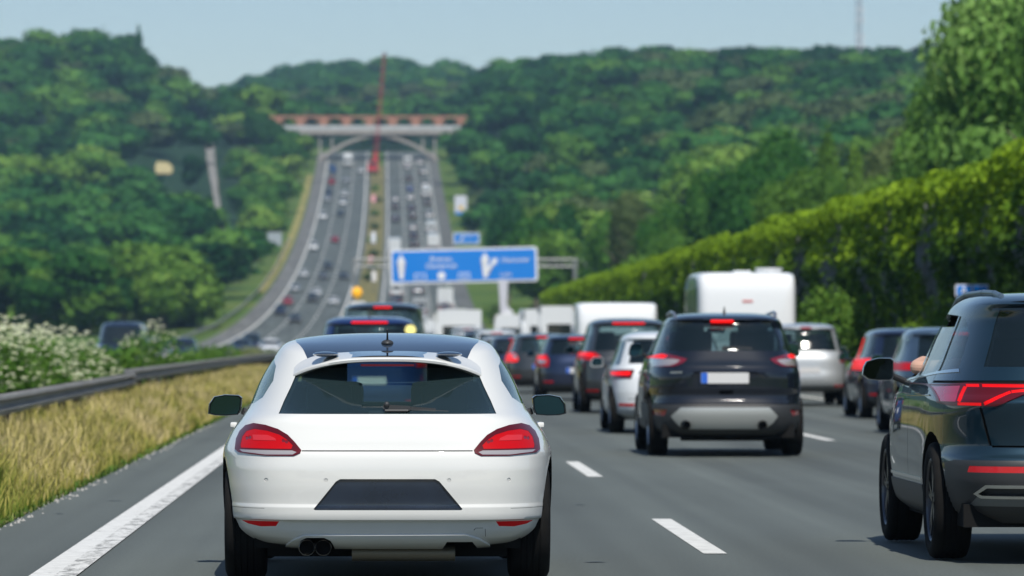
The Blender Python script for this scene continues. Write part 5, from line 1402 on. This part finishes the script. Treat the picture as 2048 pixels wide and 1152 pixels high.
def gcar(name, label, X, d, pa, L=4.3, w_=.9, H=1.48, belt=.95, yb=.16, yt=.5, lamp=None, lamp_in=None, lampm=None, glass=None, lit=True, roof_trim=None, det=True, extra=None, K=56, nrow=34, bump_mat=None, plate_on=True, wb=None, r=.325, cat='car', group=None, mirrors=True, brake_w=.28, rail=False, clear=.22, brake_off=0, cpl=None, win_w=.66, reflect=True, yaw=0, z=None):
    zt = H-.11
    c = Car(name, label, cat, X, d, gkeys(L, w_, H, belt, yb, yt, zt, clear=clear), pa, nrow, K, group=group, yaw=yaw, z=z)
    c.dim = dict(L=L, w=w_, H=H, belt=belt, zt=zt, yb=yb, yt=yt)
    P = c.part; g = glass or G_D
    ww = w_*win_w/.66
    P('rear_window', [(-.70*ww,belt+.04),(.70*ww,belt+.04),(.60*ww,zt-.03),(-.60*ww,zt-.03)], 'rear', g, -.004, ymax=yt+.8)
    y0 = yt+.22; yF = L-1.25
    P('side_window', [(y0-.15,belt+.02),(L*.42,belt),(L*.42,zt-.03),(y0+.15,zt-.04)], 'side', g, -.004)
    P('side_window', [(L*.42+.07,belt),(yF,belt-.02),(L-1.75,zt-.04),(L*.42+.07,zt-.03)], 'side', g, -.004)
    P('windshield', [(-.74*w_,belt+.03),(.74*w_,belt+.03),(.62*w_,zt-.03),(-.62*w_,zt-.03)], 'front', G_T, -.004)
    lm = lampm or RED
    a0 = []
    if lamp_in:
        for poly, m_ in lamp_in: a0.append(P('lamp_inner', poly, 'rear', m_, .006, both=True))
    if lamp: a1 = P('tail_light', lamp, 'rear', lm, .008, both=True)
    for q in a0:
        for o, p in zip(q, a1): o.parent = p
    if extra: extra(c, P)
    P('headlight', [(-w_*.98,.62),(-w_*.98,.74),(-w_*.5,.72),(-w_*.55,.62)], 'front', CLR, .004, both=True)
    P('grille', [(-w_*.42,.50),(w_*.42,.50),(w_*.42,.66),(-w_*.42,.66)], 'front', TRIM, -.01)
    if reflect: P('reflector', [(-w_*.86,.40),(-w_*.86,.44),(-w_*.62,.44),(-w_*.62,.40)], 'rear', RED, .003, both=True)
    P('hatch_seam', [(-.72*w_,.50),(.72*w_,.50),(.72*w_,.508),(-.72*w_,.508)], 'rear', GAP, -.008)
    P('lower_bumper', [(-w_*1.1,clear-.1),(w_*1.1,clear-.1),(w_*1.1,clear+.13),(-w_*1.1,clear+.13)], 'rear', bump_mat or TRIM, .004)
    wb = wb or L*.62; ya = L*.18
    c.arches((ya, ya+wb), r+.045, r+.01)
    c.body()
    if plate_on:
        o = plate(c, 0, .74 if H > 1.6 else .68, .0+.005, .52, .115)
    boxobj('brake_light', (brake_off, yt-.02, zt+.005), (brake_w, .05, .03), REDL if lit else RED, c.root, .01)
    boxobj('underbody', (0, L/2, clear+.04), (w_*1.7, L-.8, .12), UNDER, c.root)
    c.wheels((ya, ya+wb), w_-.115, r, .22, False)
    if mirrors: mirror_unit(c, w_+.0, w_+.19, belt-.02, belt+.13, L*.60, pa)
    interior(c, yb+.2, L-1.35, w_*.74, belt-.02); seats(c, (L*.47, L*.25), belt+.06, w_*.4)
    if rail:
        for sd in (-1, 1):
            bm = bmesh.new(); P0 = [(sd*w_*.66, yt+.25, zt+.05), (sd*w_*.69, yt+.4, H+.03), (sd*w_*.69, L-2.3, H+.03), (sd*w_*.66, L-2.1, zt+.05)]
            for a, b in zip(P0, P0[1:]): bar(bm, a, b, .02, 6)
            bobj('roof_rail', bm, ALU, c.root, 60)
    return c
def XY(px, d): return px2X(px, d)
SILV = paint('silver_paint', (.50, .52, .53), .55, .3); WH2 = paint('white_paint_b', (.68, .70, .71), 0, .3); DGREY = paint('dark_grey_paint', (.045, .05, .055), .5, .35); GREYB = paint('grey_brown_paint', (.055, .05, .05), .5, .35)
BLU = paint('deep_blue_paint', (.010, .030, .12), .25, .3); DBLU = paint('dark_blue_paint', (.012, .022, .055), .4, .3); BG = paint('blue_grey_paint', (.05, .085, .13), .5, .3); BLK = paint('black_paint', (.010, .012, .014), .2, .3)
# white hatchback half hidden by the black SUV
gcar('white_hatchback', 'white hatchback tucked behind the left side of the black SUV, only its left half visible', 4.22, 72.6, WH2, 4.4, .90, 1.50, .98, .16, .52,
     lamp=[(-.90,.80),(-.90,.93),(-.55,.93),(-.60,.80)], lamp_in=[([(-.86,.85),(-.86,.90),(-.60,.90),(-.62,.85)], REDL)], lampm=REDD, bump_mat=pm('light_grey_plastic', (.3, .31, .32), .5))
# grey SUV further on, long brake light
gcar('grey_suv', 'dark grey SUV with a long lit brake light, beyond the white hatchback', 4.60, 93, DGREY, 4.6, .92, 1.78, 1.12, .16, .45,
     lamp=[(-.95,1.0),(-.93,1.18),(-.62,1.12),(-.50,1.02),(-.62,.98)], lamp_in=[([(-.90,1.07),(-.88,1.15),(-.66,1.10),(-.66,1.06)], REDL)], lampm=RED, brake_w=.60, clear=.28, r=.36, bump_mat=None)
gcar('dark_blue_estate', 'dark blue hatchback right beside the grey estate with tall red lamps', 4.40, 112.6, DBLU, 4.3, .89, 1.50, 1.0, .15, .48,
     lamp=[(-.90,.76),(-.90,1.04),(-.70,1.04),(-.64,.92),(-.66,.76)], lamp_in=[([(-.86,.93),(-.85,1.01),(-.72,1.01),(-.70,.93)], REDL), ([(-.86,.84),(-.86,.91),(-.70,.91),(-.71,.84)], CLR)], lampm=RED, brake_w=.38)
def tall_lamp(c, P): pass
gcar('grey_estate', 'grey estate car with tall vertical red lamps, nearest the coupe roof on its right', 4.12, 128.6, DGREY, 4.7, .91, 1.54, 1.0, .12, .36,
     lamp=[(-.93,.80),(-.93,.98),(-.80,1.38),(-.70,1.38),(-.76,1.06),(-.66,.98),(-.62,.84),(-.70,.80)], lamp_in=[([(-.74,.88),(-.78,1.0),(-.68,1.0),(-.64,.88)], CLR)], lampm=REDL, brake_w=.3, win_w=.60, glass=G_T)
gcar('silver_suv', 'silver SUV in the right lane behind the black SUV, in front of the white caravan', 8.78, 103.3, SILV, 4.6, .90, 1.72, 1.10, .14, .40,
     lamp=[(-.92,.90),(-.92,1.12),(-.72,1.12),(-.68,.90)], lamp_in=[([(-.88,1.0),(-.88,1.09),(-.74,1.09),(-.73,1.0)], REDL)], lampm=pm('lamp_red_dim', (.28, .02, .02), .15, coat=1), brake_w=.22, clear=.30, r=.35, bump_mat=pm('dark_silver', (.14, .145, .15), .4, .5), lit=False)
gcar('dark_estate', 'dark estate with tall glowing tail light, right of the silver SUV', 9.22, 86.4, DBLU, 4.6, .90, 1.58, 1.02, .12, .38,
     lamp=[(-.92,.84),(-.92,1.0),(-.80,1.40),(-.69,1.40),(-.74,1.08),(-.66,.98),(-.68,.84)], lampm=REDL, brake_w=.3, win_w=.6)
gcar('blue_grey_hatchback', 'blue-grey hatchback in the right lane partly hidden by the dark teal SUV mirror', 8.30, 71.4, BG, 4.3, .89, 1.56, 1.02, .2, .75,
     lamp=[(-.92,.92),(-.90,1.06),(-.60,1.02),(-.52,.94)], lampm=RED, brake_w=.3)
c = gcar('blue_hatchback', 'deep blue hatchback with wide brake light and round yellow sticker, ahead of the white coupe', -.20, 76.6, BLU, 4.2, .90, 1.74, 1.15, .15, .40,
     lamp=[(-.90,.95),(-.90,1.2),(-.74,1.2),(-.72,.95)], lampm=RED, brake_w=.56, r=.33, win_w=.66)
bm = bmesh.new(); bmesh.ops.create_cone(bm, cap_ends=True, segments=20, radius1=.085, radius2=.085, depth=.006, matrix=Matrix.Translation((.63, .345, 1.52)) @ Matrix.Rotation(math.pi/2-.35, 4, 'X')); bobj('sticker', bm, pm('sticker_yellow', (.75, .65, .16), .5), c.root)
fin(c, .7, 1.70, .16)
def vanlamp(c, P): P('rear_frame', [(-.80,1.80),(.80,1.80),(.80,1.84),(-.80,1.84)], 'rear', GAP, .003, ymax=1.5)
c = gcar('black_van', 'tall black van with short bright brake light, ahead of the deep blue hatchback', 0.0, 96.6, BLK, 4.9, .97, 2.10, 1.25, .10, .24,
     lamp=[(-.97,1.0),(-.97,1.4),(-.88,1.4),(-.88,1.0)], lampm=RED, brake_w=.34, r=.34, extra=vanlamp, win_w=.72, glass=G_D)

# ================================================== caravans and motorhomes
def caravan(name, label, X, d, w_, H, L, dark_side=True, hatch=True, group=None, cat='caravan'):
    W_ = w_/2
    keys = [(.45,.05,L-.1,W_*.97,14,12,12), (.55,.0,L,W_,14,12,12), (1.2,.0,L,W_,14,12,12), (1.9,.01,L,W_,14,12,12), (H-.45,.05,L-.1,W_,14,12,12), (H-.16,.15,L-.4,W_,12,10,8), (H-.06,.26,L-.6,W_*.985,10,8,6), (H-.01,.42,L-.8,W_*.93,8,6,5), (H,.6,L-1,W_*.3,4,4,4)]
    m = paint('caravan_white', (.74, .755, .76), 0, .35)
    c = Car(name, label, cat, X, d, keys, m, 30, 56, group=group)
    P = c.part
    P('rear_window', [(-W_*.62,1.35),(W_*.62,1.35),(W_*.58,H-1.05),(-W_*.58,H-1.05)], 'rear', pm('caravan_acrylic', (.50, .54, .54), .12, coat=1) if d < 140 else G_O, .012)
    P('marker_light', [(-.12,H-.70),(.12,H-.70),(.12,H-.65),(-.12,H-.65)], 'rear', pm('marker_red', (.55, .12, .1), .3, coat=1), .012)
    P('panel_seam', [(-W_*.99,1.18),(W_*.99,1.18),(W_*.99,1.19),(-W_*.99,1.19)], 'rear', pm('seam_grey', (.3, .32, .32), .6), -.003)
    P('tail_light', [(-W_*.95,.72),(-W_*.95,1.02),(-W_*.82,1.02),(-W_*.82,.72)], 'rear', RED, .01, both=True)
    if dark_side: P('side_window', [(.4,1.2),(L-.5,1.2),(L-.8,H-.45),(.4,H-.35)], 'side', pm('side_teal_dark', (.035, .055, .055), .2, coat=.6), .003)
    c.arches((L*.5,), .40, .36); c.body(sm=40)
    c.wheels((L*.5,), W_-.13, .33, .2, False)
    if hatch:
        bm = bmesh.new(); bmesh.ops.create_cone(bm, cap_ends=True, segments=24, radius1=.28, radius2=.33, depth=.11, matrix=Matrix.Translation((W_*.50, 1.1, H+.05))); bevel(bm, .015); bobj('roof_vent', bm, m, c.root, 50)
        boxobj('roof_hatch', (-.05, 1.3, H+.02), (.4, .4, .05), m, c.root, .015)
    bm = bmesh.new(); bar(bm, (0, L, .5), (0, L+1.1, .5), .05, 8); bobj('drawbar', bm, UNDER, c.root)
    bm = bmesh.new(); box(bm, (0, L/2, .42), (w_*.8, L*.8, .14)); bobj('chassis', bm, UNDER, c.root)
    return c
caravan('white_caravan', 'big white caravan with round roof vent, behind the black SUV', 8.40, 115, 2.30, 2.93, 5.4)
caravan('white_caravan', 'long white caravan roof over the grey SUV, left of the big caravan', 7.75, 165, 2.7, 2.60, 5.5, False, False)
caravan('white_motorhome', 'pale motorhome left of the long white caravan roof, dark cab window below', 8.95, 285, 2.2, 3.12, 6.0, False, False, cat='motorhome')
caravan('white_caravan', 'low whitish caravan roof just right of the coupe antenna, in the middle of the jam', 4.5, 330, 2.1, 2.6, 5.0, False, False)

# ================================================== distant traffic: one mesh per model, shared by its copies, paint set per object
def far_model(kind):
    bm = None
    D = {'hatch': (4.2, .89, 1.48, .95, .16, .55), 'estate': (4.6, .9, 1.5, .96, .12, .38), 'suv': (4.6, .93, 1.72, 1.1, .14, .42), 'van': (5.0, .97, 2.0, 1.2, .08, .2)}
    if kind in D:
        L, w_, H, belt, yb, yt = D[kind]
        class _F: pass
        c = Car.__new__(Car); c.keys = gkeys(L, w_, H, belt, yb, yt, H-.11); c.bm = shell(c.keys, 22, 36); c.root = None; c.yc = L/2
        zt = H-.11; pieces = []
        def P(poly, proj, mi, both=False, ymax=None):
            for p_ in ([poly, mirror(poly)] if both else [poly]):
                for sd in ((1, -1) if proj == 'side' else (1,)):
                    cnd = (lambda co: co[1] < (ymax or c.yc)) if proj == 'rear' else ((lambda co: co[1] > c.yc) if proj == 'front' else (lambda co, sd=sd: co[0]*sd > 0))
                    for f in split(c.bm, p_, proj, cnd): f.material_index = mi
        P([(-.72*w_,belt+.03),(.72*w_,belt+.03),(.62*w_,zt-.03),(-.62*w_,zt-.03)], 'rear', 1, ymax=yt+.8)
        P([(-.78*w_,belt+.02),(.78*w_,belt+.02),(.66*w_,zt-.03),(-.66*w_,zt-.03)], 'front', 1)
        P([(yt+.1,belt+.02),(L-1.25,belt),(L-1.75,zt-.04),(yt+.35,zt-.04)], 'side', 1)
        P([(-.92*w_,belt-.28),(-.92*w_,belt-.06),(-.68*w_,belt-.06),(-.62*w_,belt-.28)], 'rear', 2, True)
        P([(-.20,zt-.015),(.20,zt-.015),(.20,zt+.02),(-.20,zt+.02)], 'rear', 2, ymax=yt+.9)
        P([(-.97*w_,.60),(-.97*w_,.75),(-.55*w_,.73),(-.58*w_,.60)], 'front', 3, True)
        P([(-.45*w_,.45),(.45*w_,.45),(.45*w_,.66),(-.45*w_,.66)], 'front', 4)
        P([(-1,.1),(1,.1),(1,.38),(-1,.38)], 'rear', 4)
        P([(-.26,.66),(.26,.66),(.26,.77),(-.26,.77)], 'rear', 5)
        bm = c.bm
        for y in (L*.18, L*.80):
            for sd in (-1, 1):
                r_ = bmesh.ops.create_cone(bm, cap_ends=True, segments=14, radius1=.33, radius2=.33, depth=.24, matrix=Matrix.Translation((sd*(w_-.11), y, .33)) @ Matrix.Rotation(math.pi/2, 4, 'Y'))
                for v in r_['verts']:
                    for f in v.link_faces: f.material_index = 4
        for sd in (-1, 1):
            r_ = bmesh.ops.create_cube(bm, size=1, matrix=Matrix.Translation((sd*(w_+.1), L*.62, belt+.05)) @ Matrix.Diagonal((.2, .1, .13, 1)))
    else:
        W_, H, L = {'truck': (1.25, 3.7, 9.0), 'camper': (1.12, 2.9, 6.2)}[kind]
        bm = bmesh.new()
        def B(c_, s_, mi, bv=0):
            vs = box(bm, c_, s_); fs = {f for v in vs for f in v.link_faces}
            for f in fs: f.material_index = mi
        z0 = 1.1 if kind == 'truck' else .5
        B((0, L*.40, (z0+H)/2), (2*W_, L*.80, H-z0), 0)
        B((0, L*.90, (.6+H*.75)/2+.1), (2*W_*.96, L*.19, H*.75-.5), 0)
        B((0, L*.995+.01, H*.55), (2*W_*.85, .04, H*.2), 1); B((0, L/2, z0-.2), (1.4, L*.95, .3), 4)
        B((0, -.02, H*.62), (2*W_*.75 if kind == 'camper' else .03, .03, H*.2 if kind == 'camper' else H*.6), 1 if kind == 'camper' else 4)
        for sd in (-1, 1):
            B((sd*W_*.85, -.02, .85), (.2, .05, .25), 2); B((sd*W_*.75, L*1.0, .8), (.3, .05, .2), 3)
            for y in (L*.16, L*.84):
                r_ = bmesh.ops.create_cone(bm, cap_ends=True, segments=14, radius1=.45 if kind == 'truck' else .35, radius2=.45 if kind == 'truck' else .35, depth=.3, matrix=Matrix.Translation((sd*(W_-.16), y, .45 if kind == 'truck' else .35)) @ Matrix.Rotation(math.pi/2, 4, 'Y'))
                for v in r_['verts']:
                    for f in v.link_faces: f.material_index = 4
        B((0, -.03, .62), (2*W_*.9, .1, .16), 4)
    me = bpy.data.meshes.new('vehicle'); bm.to_mesh(me); bm.free()
    for m in (WH2, G_O, RED, CLR, TRIM, PLATE): me.materials.append(m)
    me.shade_smooth(); me.set_sharp_from_angle(angle=.6)
    return me, {'hatch': 4.2, 'estate': 4.6, 'suv': 4.6, 'van': 5.0, 'truck': 9.0, 'camper': 6.2}[kind]
FM = {k: far_model(k) for k in ('hatch', 'estate', 'suv', 'van', 'truck', 'camper')}
PC = {'white': WH2, 'silver': SILV, 'grey': paint('mid_grey_paint', (.14, .15, .16), .5, .3), 'black': BLK, 'dark blue': DBLU, 'blue': paint('blue_paint_b', (.02, .09, .28), .4, .3), 'red': paint('red_paint', (.40, .018, .025), .1, .3), 'dark grey': DGREY}
KN = {'hatch': 'hatchback', 'estate': 'estate', 'suv': 'SUV', 'van': 'van', 'truck': 'lorry', 'camper': 'camper'}
KO = {'hatch': 'parked_car', 'estate': 'estate_car', 'suv': 'suv', 'van': 'van', 'truck': 'lorry', 'camper': 'camper_van'}
LANES = {}
def farcar(kind, colour, X, d, away, lane):
    me, L = FM[kind]
    o = bpy.data.objects.new({'hatch': 'hatchback', 'estate': 'estate_car', 'suv': 'suv', 'van': 'van', 'truck': 'lorry', 'camper': 'camper_van'}[kind], me); COL.objects.link(o)
    z = float(roadz(d+L/2)); sl = math.atan((float(roadz(d+L))-float(roadz(d)))/L)
    dz = (L/2)*math.tan(sl)
    if away: o.location = (X, d, z-dz); o.rotation_euler = (sl, 0, 0)
    else: o.location = (X, d+L, z+dz); o.rotation_euler = (-sl, 0, math.pi)
    o.material_slots[0].link = 'OBJECT'; o.material_slots[0].material = PC[colour]
    LANES.setdefault(lane, []).append((d, o, kind, colour))
def solve_d(py):
    """distance at which the road surface meets this height in the photograph"""
    lo, hi = 470., 1480.
    for _ in range(40):
        m = (lo+hi)/2
        if HY-(float(roadz(m))-CH)*F/m > py: lo = m
        else: hi = m
    return lo
LC = {'left': .12, 'middle': 4.1, 'right': 8.1, 'inner': -9.9, 'centre': -13.8, 'outer': -17.7}
def put(kind, colour, px, py, away=True):
    d = solve_d(py); X = px2X(px, d); c = X-float(drift(d))
    k = min((('left', 'middle', 'right') if away else ('inner', 'centre', 'outer')), key=lambda n: abs(LC[n]-c))
    farcar(kind, colour, LC[k]+float(drift(d))+.35*max(-1, min(1, c-LC[k])), d, away, k)
# oncoming carriageway, read off the photograph: (model, colour, px, py of the wheels)
for q in (('van','white',642,440), ('hatch','dark grey',681,433), ('hatch','white',692,394), ('estate','silver',697,366), ('suv','white',689,412), ('truck','white',700,334), ('hatch','blue',671,347), ('van','red',666,370),
          ('estate','dark grey',655,388), ('hatch','silver',652,404), ('suv','dark blue',656,398), ('estate','white',738,347), ('hatch','red',670,486), ('van','white',622,502), ('suv','dark grey',659,541), ('estate','grey',645,560), ('hatch','dark grey',688,560),
          ('hatch','white',606,556), ('estate','silver',586,585), ('hatch','red',577,612), ('suv','dark grey',625,606), ('hatch','white',637,594), ('hatch','white',667,612), ('suv','dark blue',566,632), ('estate','dark grey',580,648), ('hatch','blue',640,340)):
    put(*q, away=False)
farcar('van', 'dark blue', px2X(502, 455), 455, False, 'centre')
farcar('hatch', 'dark blue', px2X(482, 400), 400, False, 'inner')
farcar('hatch', 'white', px2X(541, 420), 420, False, 'inner')
farcar('van', 'dark blue', px2X(238, 172), 172, False, 'inner')
farcar('hatch', 'dark blue', px2X(360, 252), 252, False, 'inner')
farcar('estate', 'grey', px2X(300, 215), 215, False, 'inner')
# the jam on our side, up the climb
for q in (('suv','dark blue',790,445), ('truck','white',786,512), ('hatch','silver',790,405), ('hatch','dark grey',788,420), ('estate','silver',788,530), ('camper','white',800,596), ('hatch','dark blue',801,612),
          ('estate','silver',816,340), ('hatch','dark grey',818,362), ('suv','blue',822,384), ('hatch','white',821,401), ('hatch','dark blue',824,422), ('suv','dark grey',826,440), ('hatch','silver',827,462), ('estate','dark blue',829,478), ('suv','dark grey',830,497),
          ('hatch','silver',839,590), ('hatch','white',851,612), ('hatch','white',834,330), ('camper','white',816,333),
          ('hatch','dark grey',846,350), ('van','white',855,376), ('camper','white',857,396), ('hatch','dark grey',859,412), ('van','white',865,438), ('camper','white',866,468), ('truck','white',870,502), ('van','white',868,350),
          ('truck','white',902,622), ('hatch','red',897,634), ('hatch','dark grey',908,640), ('estate','dark blue',915,618)):
    put(*q)
random.seed(4)
def rnd(): return random.choice(['hatch', 'estate', 'suv', 'camper', 'van', 'van', 'suv']), random.choice(['white', 'silver', 'white', 'black', 'dark blue', 'white', 'grey', 'silver', 'silver'])
farcar('truck', 'white', 8.9+.6, 640, True, 'right'); farcar('camper', 'white', 4.4, 372, True, 'middle')
for lane, d0, d1, gap in (('middle', 146, 800, 13.0), ('right', 196, 820, 14.0), ('left', 420, 820, 22.0), ('right', 136, 150, 12)):
    d = d0
    while d < d1:
        k, col = rnd()
        if k in ('camper', 'van') and col not in ('white', 'silver'): col = 'white'
        if not any(abs(d-q[0]) < 8 for q in LANES.get(lane, [])) and not (lane == 'middle' and abs(d-330) < 9) and not (lane == 'right' and (abs(d-165) < 9 or abs(d-285) < 10)):
            farcar(k, col, LC[lane]+float(drift(d))+random.uniform(-.25, .25), d, True, lane)
        d += gap*random.uniform(.85, 1.3)
for lane, L in LANES.items():
    L.sort(key=lambda t: t[0])
    cnt = {}
    for d, o, kind, colour in L:
        key = (kind, colour); i = cnt.get(key, 0); cnt[key] = i+1
        if lane in ('left', 'middle', 'right'):
            tag(o, f'{colour} {KN[kind]} in the {lane} lane of the jam, {nth(i)} such from near end', KN[kind].split()[-1] if kind != 'estate' else 'car', 'vehicles in the distant jam')
        else:
            tag(o, f'{colour} {KN[kind]} in the {lane} oncoming lane, {nth(i)} such from near end', KN[kind] if kind != 'estate' else 'car', 'vehicles on the oncoming carriageway')
        if kind in ('hatch', 'estate', 'suv'): o['category'] = 'car'

# ------------------------------------------------------------------ haze
bm = bmesh.new(); box(bm, (0, 2000, 115), (3600, 4340, 380)); 
hz = bobj('haze', bm, None); hz['kind'] = 'stuff'
m = bpy.data.materials.new('haze_air'); m.use_nodes = True; t = m.node_tree; t.nodes.clear()
v = N(t, 'ShaderNodeVolumePrincipled'); v.inputs['Color'].default_value = (.48, .74, 1.0, 1); v.inputs['Density'].default_value = .00012; v.inputs['Anisotropy'].default_value = .2
ou = N(t, 'ShaderNodeOutputMaterial'); t.links.new(v.outputs[0], ou.inputs['Volume']); hz.data.materials.append(m)
